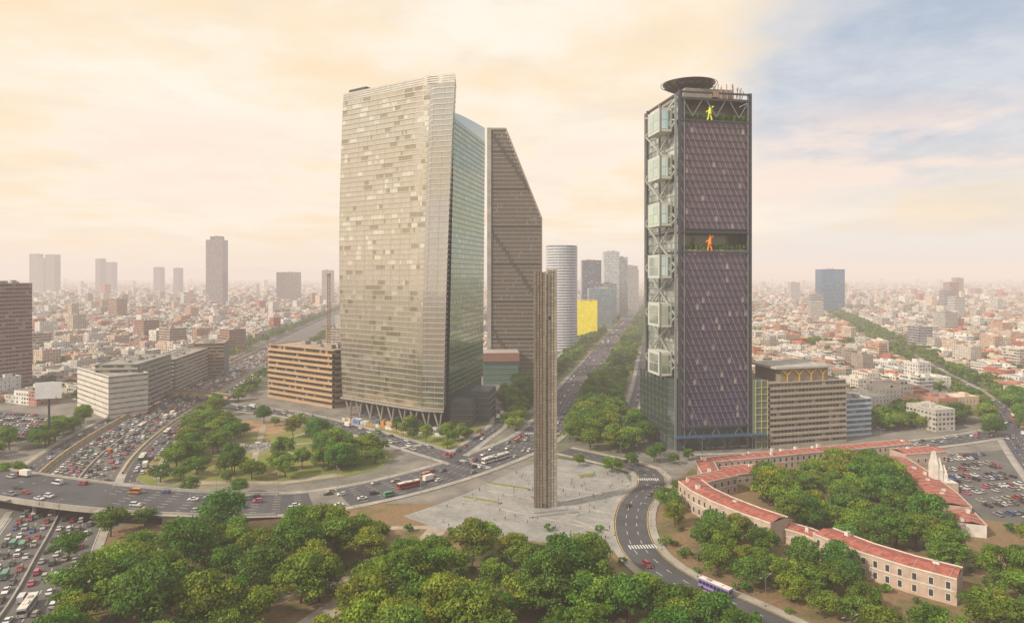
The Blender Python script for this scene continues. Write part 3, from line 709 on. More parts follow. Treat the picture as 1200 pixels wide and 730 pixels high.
# ------------------------------------------------------------ red roofed barracks
def rowhouse(name,pts,w,h,wallm=CREAM,seg=3.6,roofm=RED,floors=2):
    mb=MB(); P=[tuple(p)+(0,) for p in pts]; F=frames(P)
    for sg,o in((1,-w/2),(-1,w/2)):
        for i in range(len(F)-1):
            (p,_,n,_d),(q,_,m,_e)=F[i],F[i+1]
            a=(p[0]+n[0]*o,p[1]+n[1]*o);b=(q[0]+m[0]*o,q[1]+m[1]*o)
            if sg<0: a,b=b,a
            L=math.dist(a,b)
            mb.face([(a[0],a[1],0),(b[0],b[1],0),(b[0],b[1],h),(a[0],a[1],h)],wallm)
            k=max(1,int(L/seg)); ox,oy=(b[1]-a[1])/L,-(b[0]-a[0])/L; tx,ty=(b[0]-a[0])/L,(b[1]-a[1])/L
            for j in range(k):
                for fl in range(floors):
                    c=lerp(a,b,(j+.5)/k); z=1.1+fl*(h-1)/floors; hh=2.1; ww=.6
                    def qd(e,w_,z0,z1,mt): mb.face([(c[0]-tx*w_+ox*e,c[1]-ty*w_+oy*e,z0),(c[0]+tx*w_+ox*e,c[1]+ty*w_+oy*e,z0),(c[0]+tx*w_+ox*e,c[1]+ty*w_+oy*e,z1),(c[0]-tx*w_+ox*e,c[1]-ty*w_+oy*e,z1)],mt)
                    qd(.03,ww+.18,z-.2,z+hh+.2,WHITE); qd(.05,ww,z,z+hh,WINF)
            for z,pz,hz in((h*.5,.12,.3),(h-.2,.25,.45)):
                mb.prism([(a[0]+ox*pz,a[1]+oy*pz),(b[0]+ox*pz,b[1]+oy*pz),(b[0]-ox*.1,b[1]-oy*.1),(a[0]-ox*.1,a[1]-oy*.1)],z,z+hz,WHITE,CREAM,bottom=True)
    for e in(0,-1):
        p,_,n,_d=F[e]; a=(p[0]+n[0]*w/2,p[1]+n[1]*w/2);b=(p[0]-n[0]*w/2,p[1]-n[1]*w/2)
        mb.face([(a[0],a[1],0),(b[0],b[1],0),(b[0],b[1],h),(a[0],a[1],h)],wallm)
    ribbon(mb,P,-w/2+.2,0,h-.05,roofm,h+.9); ribbon(mb,P,0,w/2-.2,h+.9,roofm,h-.05)
    T=F[-1][3]; d=3.
    while d<T-1:
        p,t,n=sample(P,d)
        mb.beam((p[0]-n[0]*(w/2-.4),p[1]-n[1]*(w/2-.4),h+.06),(p[0],p[1],h+1.0),.16,CONC); mb.beam((p[0],p[1],h+1.0),(p[0]+n[0]*(w/2-.4),p[1]+n[1]*(w/2-.4),h+.06),.16,CONC)
        if R_()<.35:
            o=U(-3,3); mb.box(p[0]+n[0]*o,p[1]+n[1]*o,h-.2,h+U(1.4,2.2),U(1,2.2),U(1,1.8),math.atan2(t[1],t[0]),WHITE,CONC)
        d+=5
    return mb.obj(name)
rowhouse('red_roofed_barracks',[(81,303),(83,290),(88,277),(95,264),(102,254)],11,9.5)
rowhouse('red_roofed_barracks',[(104,262),(112,254),(118,242)],8,5.5,floors=1)
rowhouse('red_roofed_barracks',[(115,246),(123,231),(132,220),(142,211)],11,8.5)
rowhouse('red_roofed_barracks',[(84,306),(93,312),(104,318)],10,8.5)
rowhouse('red_roofed_barracks',[(100,344),(128,352),(160,362),(195,372),(226,382)],9,7.5)
rowhouse('red_roofed_barracks',[(96,318),(97,330),(99,342)],9,7.5)
rowhouse('red_roofed_barracks',[(104,332),(120,337),(138,340)],14,5,floors=1)
rowhouse('red_roofed_hall',[(203,356),(199,330),(192,300),(186,282)],15,5.5,CREAM,4,RED,1)
rowhouse('red_roofed_hall',[(212,366),(222,368),(238,372)],12,6,CREAM,4,RED,1)
rowhouse('white_storage_building',[(186,276),(181,262)],10,5,WHITE,4,RED,1)
sm=MB()
for k in range(3):
    x=202+k*2.2; h=19-k*3.5
    sm.prism([(x-1.0,317),(x+.9,316.6),(x+1.0,321),(x-.9,321.4)],5,h*.65,WHITE,WHITE)
    a=[(x-1.0,317,h*.65),(x+.9,316.6,h*.65),(x+1.0,321,h*.65),(x-.9,321.4,h*.65)]; b=[(x-.6,318.4,h),(x+.5,318.4,h),(x+.5,319.5,h-.8),(x-.6,319.5,h-.8)]
    for i in range(4): j=(i+1)%4; sm.face([a[i],a[j],b[j],b[i]],WHITE)
    sm.face(b,WHITE)
sm.prism([(198,314),(210,313),(211,324),(199,325)],0,5,CREAM,WHITE); sm.obj('white_monument')
g=MB(); g.face([(236,380,.06),(290,392,.06),(262,330,.06),(225,268,.06),(196,282,.06),(214,330,.06)][::-1],ASPH2); g.obj('parking_lot')
g=MB(); g.face([(-420,430,.06),(-300,408,.06),(-296,450,.06),(-345,492,.06),(-430,520,.06)],ASPH2); g.obj('parking_lot')

# ------------------------------------------------------------ city fabric
WALLS=[(.6,.57,.52),(.64,.62,.6),(.55,.46,.36),(.5,.46,.41),(.42,.4,.38),(.55,.4,.3),(.42,.2,.14),(.33,.27,.23),(.62,.53,.4),(.46,.28,.19),(.58,.53,.47),(.66,.65,.62),(.6,.47,.38),(.48,.14,.1),(.68,.64,.58),(.62,.6,.56)]
ROOFC=[(.42,.39,.36),(.32,.3,.29),(.5,.47,.44),(.56,.52,.47),(.4,.18,.12),(.38,.28,.21),(.27,.26,.26),(.46,.42,.36),(.6,.58,.55)]
HERO=[(-85,490,78),(0,655,62),(115,420,65),(178,425,58),(-172,548,62),(-300,505,60),(-290,600,45),(-457,590,36),(69,925,40),(168,1400,40),(255,1620,50),(350,1950,60),(125,1100,34),(168,1270,40),(205,1415,30),(917,1920,60),(-984,2220,60),(-845,2510,60),(-640,2310,40),(-312,680,40),(224,436,26)]
def thin(path,k):
    q=[(p[0],p[1]) for p in path[::k]]
    if math.dist(q[-1],path[-1][:2])>1: q.append(tuple(path[-1][:2]))
    return q
AX=[([(14,418),(571,2869),(1140,5370)],64),(thin(HWY,12),52),(thin(RAV,8),20),(thin(RCROSS,6),17)]
SEG=[]
for p,r in AX:
    for a,b in zip(p[:-1],p[1:]):
        if math.dist(a,b)>.5: SEG.append((a[0],a[1],b[0],b[1],r))
def free(x,y,r=8):
    if y<640:
        if x>225:
            if y<440+ (x-225)*.12 : return False
        elif x<-300:
            if y<530 and x>-430: return False
            if y<430: return False
        else: return False
    for hx_,hy_,hr in HERO:
        if (x-hx_)**2+(y-hy_)**2<(hr+r*.3)**2: return False
    for ax,ay,bx,by,rr in SEG:
        if min(ay,by)-80>y or max(ay,by)+80<y: continue
        dx,dy=bx-ax,by-ay; t=max(0,min(1,((x-ax)*dx+(y-ay)*dy)/(dx*dx+dy*dy)))
        if (x-ax-t*dx)**2+(y-ay-t*dy)**2<(rr+r*.4)**2: return False
    return True
far=MB(); trees_far=[]; nobj=0
def putb(mb,x,y,w,d,ang,h,clut,z0=0):
    wc=random.choice(WALLS); wc=jc(wc,.15)[:3]+(random.choice([.15,.5,.7,.9,1.1]),)
    rc=jc(random.choice(ROOFC),.2)
    mb.box(x,y,z0,h,w,d,ang,FAC,ROOF,wc,rc,u0=U(0,300))
    c,s_=math.cos(ang),math.sin(ang)
    if clut>0:
        for k in range(random.randint(1,clut)):
            ox,oy=U(-.35,.35)*w,U(-.35,.35)*d; q=R_()
            X,Y=x+c*ox-s_*oy,y+s_*ox+c*oy
            if q<.6: mb.box(X,Y,h,h+U(1.8,3.2),U(2,w*.4),U(2,d*.35),ang,COLM,ROOF,wc,rc)
            elif q<.8: mb.cyl(X,Y,h,h+1.7,.8,.7,8,COLM,None,(.03,.03,.03,1))
            else: mb.box(X,Y,h,h+1.,U(1,3),U(1,3),ang,COLM,COLM,(.5,.5,.5,.5))
    if clut>1:
        for (px,py,sx,sy) in((0,-d/2+.15,w,.3),(0,d/2-.15,w,.3),(-w/2+.15,0,.3,d-.62),(w/2-.15,0,.3,d-.62)):
            mb.box(x+c*px-s_*py,y+s_*px+c*py,h+.003,h+.8,sx,sy,ang,COLM,COLM,wc)
def city(ang,side):
    global nobj
    c,s_=math.cos(ang),math.sin(ang)
    bw,bd,st=96,50,13
    for iu in range(-50,51):
        for iv in range(-10,76):
            u0=iu*(bw+st);v0=iv*(bd+st)
            bx=c*u0-s_*v0;by=s_*u0+c*v0+400
            if by<380 or by>3300: continue
            if abs(bx)>.83*by+160: continue
            cen=14+.227*(by-400)
            if (side>0)!=(bx+20>cen): continue
            nt_=9 if by<1400 else 5 if by<2400 else 2
            for k in range(nt_):
                if R_()<.3: tu=u0+random.choice([-1,1])*(bw/2+st/2)+U(-3,3); tv=v0+U(-bd/2,bd/2)
                else: tu=u0+U(-bw/2,bw/2);tv=v0-bd/2-st/2+random.choice([-4,4])
                x=c*tu-s_*tv;y=s_*tu+c*tv+400
                if free(x,y,0): trees_far.append((x,y))
            if R_()<.055:
                for k in range(30):
                    tu=u0+U(-bw/2,bw/2);tv=v0+U(-bd/2,bd/2);x=c*tu-s_*tv;y=s_*tu+c*tv+400
                    if free(x,y,0): trees_far.append((x,y))
                continue
            for row in(-1,1):
                u=-bw/2
                while u<bw/2-5:
                    w=U(8,19)
                    if u+w>bw/2: w=bw/2-u
                    if w<5: break
                    d=U(16,24.5); lu=u0+u+w/2; lv=v0+row*(bd/2-d/2)
                    x=c*lu-s_*lv; y=s_*lu+c*lv+400
                    u+=w
                    if not free(x,y,max(w,d)): continue
                    if R_()<.07:
                        if y<1800: trees_far.append((x,y))
                        continue
                    q=R_()
                    h=(U(5,9.5) if q<.6 else U(9,15) if q<.92 else U(15,24) if q<.988 else U(26,42))
                    if y<560: h=min(h,18)
                    if y<860:
                        mb=MB(); putb(mb,x,y,w-.2,d,ang,h,5)
                        mb.obj('townhouse' if h<10 else 'apartment_building' if h<24 else 'office_building'); nobj+=1
                    else: putb(far,x,y,w-.2,d,ang,h,3 if y<1500 else (1 if y<2300 else 0))
city(.22,1); city(-.38,-1)
for k in range(26000):
    y=3000+9500*R_()**1.25; x=U(-1,1)*(.83*y+150)
    if abs(x-(14+.227*(y-400)))<60 and y<5200: continue
    q=R_(); h=U(5,12) if q<.9 else U(12,22) if q<.994 else U(28,65)
    putb(far,x,y,U(18,40),U(18,40),.2 if x>0 else -.38,h,0)
far.obj('distant_city_buildings')

# ------------------------------------------------------------ trees
def make_tree(nm,seed,H,R,nc,nl,ls,limbs=7,base=(.085,.125,.018)):
    base=(base[0]*1.72,base[1]*1.95,base[2]*1.9)
    r=np.random.default_rng(seed); mb=MB(); random.seed(seed)
    cen=[]
    for i in range(nc):
        a=r.uniform(0,2*math.pi); q=math.sqrt(r.uniform(0.02,1))
        rr=R*.82*q; zt=H*(.52+.40*math.sqrt(max(0,1-q*q)))*r.uniform(.86,1.06) if r.random()<.72 else H*r.uniform(.38,.62)
        cen.append((rr*math.cos(a)*r.uniform(.85,1.15),rr*math.sin(a),zt,R*r.uniform(.2,.36)))
    lean=(r.uniform(-.5,.5),r.uniform(-.5,.5)); tz=H*.36
    mb.beam((0,0,-.2),(lean[0],lean[1],tz),R*.11,BARK,n=7,w2=R*.075)
    for i in range(limbs):
        c=cen[i*len(cen)//limbs]; mid=(lean[0]+(c[0]-lean[0])*.5,lean[1]+(c[1]-lean[1])*.5,tz+(c[2]-tz)*.62)
        mb.beam((lean[0],lean[1],tz-.3),mid,R*.055,BARK,n=5,w2=R*.035); mb.beam(mid,(c[0],c[1],c[2]),R*.035,BARK,n=4,w2=R*.012)
    V=[];Cc=[]
    for (cx,cy,cz,cr) in cen:
        n=int(nl*(cr/(R*.28))**2); d=r.normal(size=(n,3)); d[:,2]=d[:,2]*.8+.25; d/=np.linalg.norm(d,axis=1)[:,None]
        rad=cr*r.uniform(.55,1.15,size=(n,1)); p=np.array([cx,cy,cz])+d*rad*np.array([1.1,1.1,.75])
        nn=d+r.normal(size=(n,3))*.55; nn/=np.linalg.norm(nn,axis=1)[:,None]
        t=np.cross(nn,r.normal(size=(n,3))); t/=np.linalg.norm(t,axis=1)[:,None]; b=np.cross(nn,t)
        s=ls*r.uniform(.55,1.35,size=(n,1))
        q=np.stack([p-t*s*.6,p-b*s*.38,p+t*s*.6,p+b*s*.38],1)
        V.append(q); sh=r.uniform(.7,1.3); hu=r.uniform(.85,1.15)
        cc=np.ones((n,4)); k=sh*r.uniform(.75,1.25,size=n); cc[:,0]=base[0]*k*hu; cc[:,1]=base[1]*k; cc[:,2]=base[2]*k
        Cc.append(np.repeat(cc,4,axis=0))
    V=np.concatenate(V).reshape(-1,3); Cc=np.concatenate(Cc)
    n0=len(mb.v); mb.v.extend(map(tuple,V.tolist())); nf_=len(V)//4
    mb.f.extend([(n0+4*i,n0+4*i+1,n0+4*i+2,n0+4*i+3) for i in range(nf_)]); mb.m.extend([mb.mi(LEAF)]*nf_)
    mb.uv.extend([(0,0)]*(4*nf_)); mb.c.extend(map(tuple,Cc.tolist()))
    return mb.mesh(nm)
NT=[make_tree('park_tree',s,h,rr,nc,115,.64,8,b) for s,h,rr,nc,b in((1,12.5,6.4,36,(.085,.12,.016)),(2,11.5,6.0,32,(.11,.13,.016)),(3,13.5,6.8,38,(.06,.1,.018)),(4,10.5,6.6,32,(.1,.125,.014)),(5,12.5,5.6,30,(.115,.13,.018)),(6,9.5,5.0,24,(.07,.11,.02)),(7,13.5,6.0,36,(.075,.115,.014)))]
FT=[make_tree('street_tree',s,10,4.9,14,26,1.25,4,b) for s,b in((11,(.075,.11,.018)),(12,(.1,.12,.02)),(13,(.055,.09,.02)),(14,(.09,.11,.02)))]
random.seed(5)
ROWS=[([(81,303),(82,292),(86,280),(93,266),(102,255)],9.5),([(104,262),(112,254),(118,242)],8),([(115,246),(123,231),(132,220),(142,211)],10),([(84,306),(104,318)],9),([(100,344),(226,382)],9),([(96,318),(99,342)],8),([(104,332),(138,340)],11),([(203,356),(199,330),(186,282),(181,262)],12)]
def tree(x,y,s=1,far_=False,nm='park_tree'):
    me=random.choice(FT if far_ else NT); s*=1.16; inst(nm,me,(x,y,0),U(0,6.28),(s*U(.9,1.12),s*U(.9,1.12),s*U(.82,1.02)))
def zone(poly,sp,smin=.75,smax=1.2,keep=1.,nm='park_tree',pad=3,chk=True):
    xs=[p[0] for p in poly];ys=[p[1] for p in poly]; y=min(ys)
    while y<max(ys):
        x=min(xs)+U(0,sp)
        while x<max(xs):
            a,b=x+U(-.4,.4)*sp,y+U(-.4,.4)*sp
            if inpoly(a,b,poly) and R_()<keep and not in_road(a,b,None,pad) and not (chk and any(near_path(a,b,p,6.5 if i==0 else 3) for i,p in enumerate(PATHS))) and not any(near_path(a,b,p,r) for p,r in ROWS):
                tree(a,b,U(smin,smax),False,nm)
            x+=sp
        y+=sp*.9
zone([(-118,140),(-128,170),(-138,205),(-142,250),(-120,264),(-88,270),(-62,264),(-44,254),(-36,244),(-22,252),(-6,247),(18,243),(34,236),(40,222),(52,202),(66,186),(76,165),(80,130)],12,.7,1.3,.84)
zone([(112,268),(106,300),(112,326),(140,330),(150,344),(190,356),(194,330),(182,290),(176,262),(160,236),(146,224),(134,232),(124,250)],11,.75,1.15,.9)
zone([(60,248),(62,296),(72,296),(80,272),(96,246),(108,238),(112,218),(118,200),(108,192),(88,196),(70,222)],10.5,.6,.9,.75)
zone([(97,176),(128,194),(150,196),(166,232),(196,250),(250,250),(250,150),(104,140)],11.5,.8,1.15,.9)
zone([(216,262),(250,300),(270,270),(230,240)],9,.7,1.,.8)
zone([(-205,345),(-207,425),(-196,448),(-172,425),(-168,380),(-172,345)],9.5,.7,1.05,.9)
zone([(-122,396),(-112,420),(-72,384),(-68,358),(-92,348)],10,.7,1.1,.9)
zone([(-184,328),(-186,352),(-130,350),(-100,360),(-84,350),(-100,336),(-140,330)],11.5,.6,.95,.5)
zone([(-200,448),(-186,466),(-148,456),(-112,424),(-126,420),(-160,446)],12,.6,.95,.55)
zone([(-22,440),(-8,520),(8,600),(22,600),(4,440)],10,.75,1.,.75,'boulevard_tree',3)
zone([(-64,408),(-34,384),(-30,412),(-18,440),(-44,434),(-92,462)],9.5,.45,.75,.55,'street_tree',2.5)
for x,y,s in((-138,420,.95),(-128,372,.9),(-96,372,1.05),(52,346,.75),(-142,446,.8),(64,358,.7),(84,378,.7),(36,358,.5),(-250,330,.9),(-158,262,.9),(-150,272,.8),(-160,240,.8),(-300,380,1.),(-310,372,1.1),(-296,392,.9),(-318,392,1.),(-290,372,.8),(-306,400,.9),(-330,384,1.),(-324,372,.9),(-340,396,1.),(88,362,.6),(98,370,.6),(78,366,.6),(-150,310,.6),(-128,312,.6)): tree(x,y,s)
for o0,o1,ya,yb_ in((19,44,430,2900),(-50,-19,520,2900)):
    y=ya
    while y<yb_:
        p,n=(14+.2265*(y-418),y,0),(-.975,.221)
        for _ in range(3 if y<1200 else 2):
            o=-U(o0,o1) if o0>0 else U(-o1,-o0)
            x,yy=p[0]+n[0]*o,p[1]+n[1]*o+U(-4,4)
            if not in_road(x,yy,None,1.0) and ((x-115)**2+(yy-420)**2>44**2) and not(-50<x<-8 and yy<500): tree(x,yy,U(.8,1.15),yy>640,'boulevard_tree')
        y+=8 if y<1200 else 12
vb=MB(); ribbon(vb,[p for p in REF if p[1]>430],-46,-15,.05,LAWN); ribbon(vb,[p for p in REF if p[1]>520],15,46,.05,LAWN); vb.obj('boulevard_verge')
zone([(40,388),(32,415),(58,510),(86,500),(84,420),(74,380)],9.5,.75,1.1,.9,'boulevard_tree',1)
for y in np.arange(395,2200,8):
    for o in(36,-37,-44,44):
        pth=[p for p in HWY if abs(p[1]-y)<60]
        if len(pth)<2: continue
        p=min(pth,key=lambda q:abs(q[1]-y)); x=p[0]-o+U(-3,3)
        if R_()<.7 and not in_road(x,y,None,2) and not inpoly(x,y,PK) and not any((x-a)**2+(y-b)**2<(r*.62)**2 for a,b,r in HERO) : tree(x,y+U(-3,3),U(.6,1.),y>560,'street_tree')
for y in np.arange(420,1800,7.5):
    pth=[p for p in RAV if abs(p[1]-y)<60]
    if pth:
        p=min(pth,key=lambda q:abs(q[1]-y))
        for o in(-13,13,20):
            if R_()<.8: tree(p[0]+o+U(-2,2),y,U(.7,1.1),y>540,'street_tree')
zone([(232,436),(300,452),(330,478),(330,500),(300,492),(236,462)],9,.7,1.,.85,'street_tree',2)
mass=bpy.data.objects.new('distant_tree_mass',None); S.collection.objects.link(mass)
for x,y in trees_far: inst('tree',random.choice(FT),(x,y,0),U(0,6.28),(U(.75,1.35),)*2+(U(.7,1.2),),None,mass)
SH=[make_tree('shrub',s,2.6,2.0,9,60,.4,3,(.07,.11,.02)) for s in(21,22)]
random.seed(8)
for k in range(220):
    x,y=U(-130,70),U(170,268)
    if not in_road(x,y,None,1.5) and not near_path(x,y,PATHS[0],5): inst('shrub',random.choice(SH),(x,y,-.5),U(0,6),(U(.7,1.5),)*3)
for k in range(80):
    x,y=U(62,200),U(200,345)
    if not in_road(x,y,None,1.5) and not any(near_path(x,y,p,r) for p,r in ROWS): inst('shrub',random.choice(SH),(x,y,-.5),U(0,6),(U(.7,1.5),)*3)

# ------------------------------------------------------------ vehicles
def car_mesh(nm,st,wheels,w=.9):
    mb=MB(); V=[]
    for (x,zb,be,ro,wb_,wr) in st: V.append([(x,-wb_*.94,zb),(x,-wb_,(zb+be)/2),(x,-wb_*.96,be),(x,-wr,ro),(x,wr,ro),(x,wb_*.96,be),(x,wb_,(zb+be)/2),(x,wb_*.94,zb)])
    for i in range(len(st)-1):
        a,b=V[i],V[i+1]; ha,hb_=st[i][3]-st[i][2],st[i+1][3]-st[i+1][2]
        for k in range(8):
            j=(k+1)%8; mt=CARP
            if k in(2,4) and max(ha,hb_)>.25: mt=CGL
            if k==3 and abs(st[i][3]-st[i+1][3])>.25: mt=CGL
            if k==7: mt=TYRE
            mb.face([a[k],b[k],b[j],a[j]],mt)
    mb.face(V[0],CARP); mb.face(V[-1][::-1],CARP)
    x0=st[0][0];x1=st[-1][0]; z0=st[0][2];z1=st[-1][2]
    for sy in(-1,1):
        mb.box(x1-.03,sy*w*.66,z1-.22,z1-.02,.12,.32,0,LAMPW); mb.box(x0+.03,sy*w*.7,z0-.28,z0-.05,.12,.26,0,LAMPR)
        mb.box(.55,sy*(w+.07),.92,1.07,.16,.14,0,CARP)
        for x,r in wheels:
            mb.beam((x,sy*(w-.2),r),(x,sy*(w+.02),r),r*2,TYRE,n=12); mb.beam((x,sy*(w+.0),r),(x,sy*(w+.04),r),r*1.1,CONC,n=8)
    return mb.mesh(nm)
SED=car_mesh('sedan_car',[(-2.25,.35,.72,.73,.84,.7),(-2.15,.25,.93,.96,.88,.72),(-1.45,.22,.97,1.0,.9,.74),(-.95,.22,.97,1.4,.9,.62),(.35,.22,.95,1.43,.9,.63),(1.05,.22,.93,.97,.9,.72),(1.95,.25,.8,.83,.88,.7),(2.25,.35,.58,.6,.8,.62)],((-1.4,.32),(1.4,.32)))
HAT=car_mesh('hatchback_car',[(-1.95,.35,.8,.82,.82,.7),(-1.9,.25,.98,1.05,.86,.68),(-1.6,.22,1.0,1.45,.88,.62),(.3,.22,.98,1.5,.88,.64),(.95,.22,.95,1.0,.88,.72),(1.7,.25,.82,.85,.86,.68),(1.95,.35,.6,.62,.78,.6)],((-1.25,.32),(1.25,.32)))
SUV=car_mesh('suv_car',[(-2.25,.45,.95,1.0,.86,.74),(-2.2,.35,1.1,1.2,.92,.72),(-1.95,.32,1.12,1.72,.94,.68),(.4,.32,1.1,1.76,.94,.7),(1.0,.32,1.07,1.12,.94,.78),(1.95,.35,.98,1.02,.92,.74),(2.25,.45,.7,.72,.84,.66)],((-1.4,.38),(1.4,.38)),.94)
VAN=car_mesh('delivery_van',[(-2.7,.5,1.2,2.1,.95,.88),(-2.65,.4,1.25,2.25,1.0,.9),(.9,.4,1.25,2.25,1.0,.9),(1.5,.4,1.15,2.05,1.0,.8),(2.1,.4,1.1,1.2,1.0,.85),(2.7,.5,.85,.9,.92,.75)],((-1.7,.38),(1.8,.38)),1.)
def bus_mesh(L=11.5):
    mb=MB(); w=1.25
    mb.box(0,0,.45,1.35,L,2*w,0,CARP,CARP,bottom=True); mb.box(0,0,1.35,2.45,L-.12,2*w-.08,0,CGL,CGL); mb.box(0,0,2.45,3.05,L,2*w,0,CARP,WHITE,bottom=True)
    n=int(L/1.4)
    for i in range(n+1):
        for sy in(-1,1): mb.box(-L/2+.1+i*(L-.2)/n,sy*(w-.02),1.35,2.45,.14,.06,0,CARP)
    for x in(-L*.3,L*.36):
        for sy in(-1,1): mb.beam((x,sy*(w-.3),.5),(x,sy*(w+.02),.5),1.0,TYRE,n=12)
    mb.box(-L*.15,0,3.05,3.35,2.4,1.5,0,WHITE); mb.box(L*.2,0,3.05,3.3,1.6,1.3,0,CONC)
    for sy in(-.85,.85): mb.box(L/2+.02,sy,.7,.95,.06,.35,0,LAMPW); mb.box(-L/2-.02,sy,.8,1.1,.06,.25,0,LAMPR)
    return mb.mesh('city_bus')
BUS=bus_mesh()
def truck_mesh():
    mb=MB(); mb.box(-1,0,.9,3.3,5.2,2.3,0,WHITE,WHITE,bottom=True); mb.box(2.6,0,.5,1.5,1.9,2.1,0,CARP,CARP,bottom=True)
    mb.prism([(1.7,-1),(3.4,-1),(3.4,1),(1.7,1)],1.5,2.3,CGL,CARP); mb.box(0,0,.5,.9,7,1.0,0,STEELD)
    for x in(-2.3,2.5):
        for sy in(-1,1): mb.beam((x,sy*.75,.45),(x,sy*1.1,.45),.9,TYRE,n=12)
    return mb.mesh('box_truck')
TRK=truck_mesh()
CC=[(.7,.7,.7),(.75,.75,.74),(.7,.7,.7),(.5,.5,.51),(.4,.4,.42),(.25,.25,.27),(.05,.05,.055),(.03,.03,.03),(.1,.1,.11),(.35,.03,.03),(.05,.09,.25),(.4,.36,.28),(.55,.1,.2),(.7,.7,.7)]
def vehicle(x,y,z,th):
    q=R_()
    if q<.42: nm,me='sedan_car',SED
    elif q<.66: nm,me='hatchback_car',HAT
    elif q<.9: nm,me='suv_car',SUV
    elif q<.965: nm,me='delivery_van',VAN
    elif q<.985: nm,me='box_truck',TRK
    else: nm,me='city_bus',BUS
    col=random.choice(CC)
    if me in(VAN,BUS): col=random.choice([(.75,.75,.75),(.6,.6,.62),(.6,.2,.05),(.1,.3,.2)])
    inst(nm,me,(x,y,z),th,(1,1,1),col); return me
def traffic(path,offs,z,gap,var,keep=1,y0=0,y1=900):
    T=frames(path)[-1][3]
    for o in offs:
        d=U(0,gap)
        while d<T:
            p,t,n=sample(path,d)
            if p[1]>y1+60: break
            if p[1]>=y0 and R_()<keep:
                x,y=p[0]+n[0]*o+U(-.25,.25),p[1]+n[1]*o
                th=math.atan2(t[1],t[0])+(0 if o<0 else math.pi)
                me=vehicle(x,y,p[2]+z,th)
                if me is BUS: d+=8
                if me is TRK: d+=3
            d+=gap+U(0,var)
traffic(HWY,[3,6.4,9.8,13.2],.1,6.8,5,.93,150,900); traffic(HWY,[-3,-6.4,-9.8,-13.2],.1,7.5,8,.9,150,900)
traffic(HL,[-2,2],.12,9,20,.8,300,800); traffic(HR,[-4.4,-1.2,2.2],.13,7.5,9,.85,340,800)
traffic(REF,[-11,-7.6,-4.2,3,6.4,9.8],.16,12,34,.8,280,1500)
traffic(RING,[-4.5,-1.5,2,5],.14,10,24,.75,0,900); traffic(RLOW,[-3,3],.18,24,60,.7,180,400)
traffic(RAV,[-5,-2,2,5],.11,11,30,.75,300,1000); traffic(RCROSS,[-4,-1.5,2,4.5],.145,10,24,.75,0,700); traffic(LAT,[-2],.12,14,30,.8,0,900); traffic(SITE,[-2,2],.115,12,24,.8,0,600)
inst('city_bus',BUS,(66,216,.18),math.radians(-52)+math.pi,(1,1,1),(.3,.22,.55))
inst('city_bus',BUS,(-12,366,.16),math.radians(50),(1,1,1),(.75,.75,.75)); inst('city_bus',BUS,(-6,372,.16),math.radians(50),(1,1,1),(.7,.7,.7)); inst('city_bus',BUS,(-50,322,.16),math.radians(38),(1,1,1),(.5,.06,.05))
def lot(x0,y0,ang,nr,nc,rs=8.2,cs=2.8,poly=None,keep=.85):
    c,s_=math.cos(ang),math.sin(ang)
    for i in range(nr):
        for j in range(nc):
            a,b=j*cs,i*rs+(0 if i%2 else 2.2); x,y=x0+c*a-s_*b,y0+s_*a+c*b
            if poly and not inpoly(x,y,poly): continue
            if R_()<keep:
                nm,me=random.choice([('sedan_car',SED),('hatchback_car',HAT),('suv_car',SUV)]); inst(nm,me,(x,y,.06),ang+math.pi/2,(1,1,1),random.choice(CC))
lot(196,274,.2,14,34,poly=[(238,378),(270,384),(252,330),(224,276),(204,287),(218,330)],keep=.65)
lot(-425,415,-.2,13,44,poly=[(-415,434),(-304,413),(-300,448),(-347,486),(-420,510)])
# ------------------------------------------------------------ street furniture
def lamp_mesh():
    mb=MB(); mb.cyl(0,0,0,.5,.22,.18,8,STEELD); mb.beam((0,0,.5),(0,0,9),.2,METAL,(.4,.4,.4,1),None,8,.12)
    for s_ in(-1,1): mb.beam((0,0,8.9),(s_*2.2,0,9.6),.1,METAL,(.4,.4,.4,1),None,6); mb.box(s_*2.5,0,9.5,9.68,.9,.32,0,METAL,METAL,(.5,.5,.5))
    return mb.mesh('street_lamp')
LM=lamp_mesh()
def lamps(path,o,step,y0,y1,z=.1):
    T=frames(path)[-1][3]; d=5
    while d<T:
        p,t,n=sample(path,d)
        if y0<=p[1]<=y1: inst('street_lamp',LM,(p[0]+n[0]*o,p[1]+n[1]*o,p[2]+z),math.atan2(n[1],n[0]))
        if p[1]>y1: break
        d+=step
lamps(HWY,0,32,150,900); lamps(REF,15.6,30,280,900); lamps(REF,-15.6,30,280,900); lamps(RLOW,-8,26,150,380); lamps(RING,8.6,28,300,600); lamps(RCROSS,8.5,30,300,700)
bbm=MB(); bbm.beam((0,0,0),(0,0,30),1.2,STEELD,n=10); bbm.box(0,-.6,28,38,14,.5,.3,COLM,COLM,(.75,.75,.75),None,True)
for x in(-4,0,4): bbm.beam((x,.2,27.6),(x,1.4,36),.2,STEELD)
bbm.beam((-5.8,-2,28),(5.8,1.6,28),.5,STEELD); bbm.obj('billboard',(-281,404,0))
crn=MB()
for i in range(34):
    z=i*3
    for a,b in(((-.9,-.9),(.9,-.9)),((.9,-.9),(.9,.9)),((.9,.9),(-.9,.9)),((-.9,.9),(-.9,-.9))):
        crn.beam((a[0],a[1],z),(b[0],b[1],z+3),.16,COLM,(.3,.18,.1,1)); crn.beam((a[0],a[1],z),(a[0],a[1],z+3),.26,COLM,(.3,.18,.1,1))
crn.box(0,0,102,104,2.4,2.4,0,COLM,COLM,(.3,.18,.1)); crn.beam((-6,-2,60),(0,0,60),.5,COLM,(.3,.18,.1,1)); crn.obj('construction_crane_mast',(-153,556,0))
hd=MB()
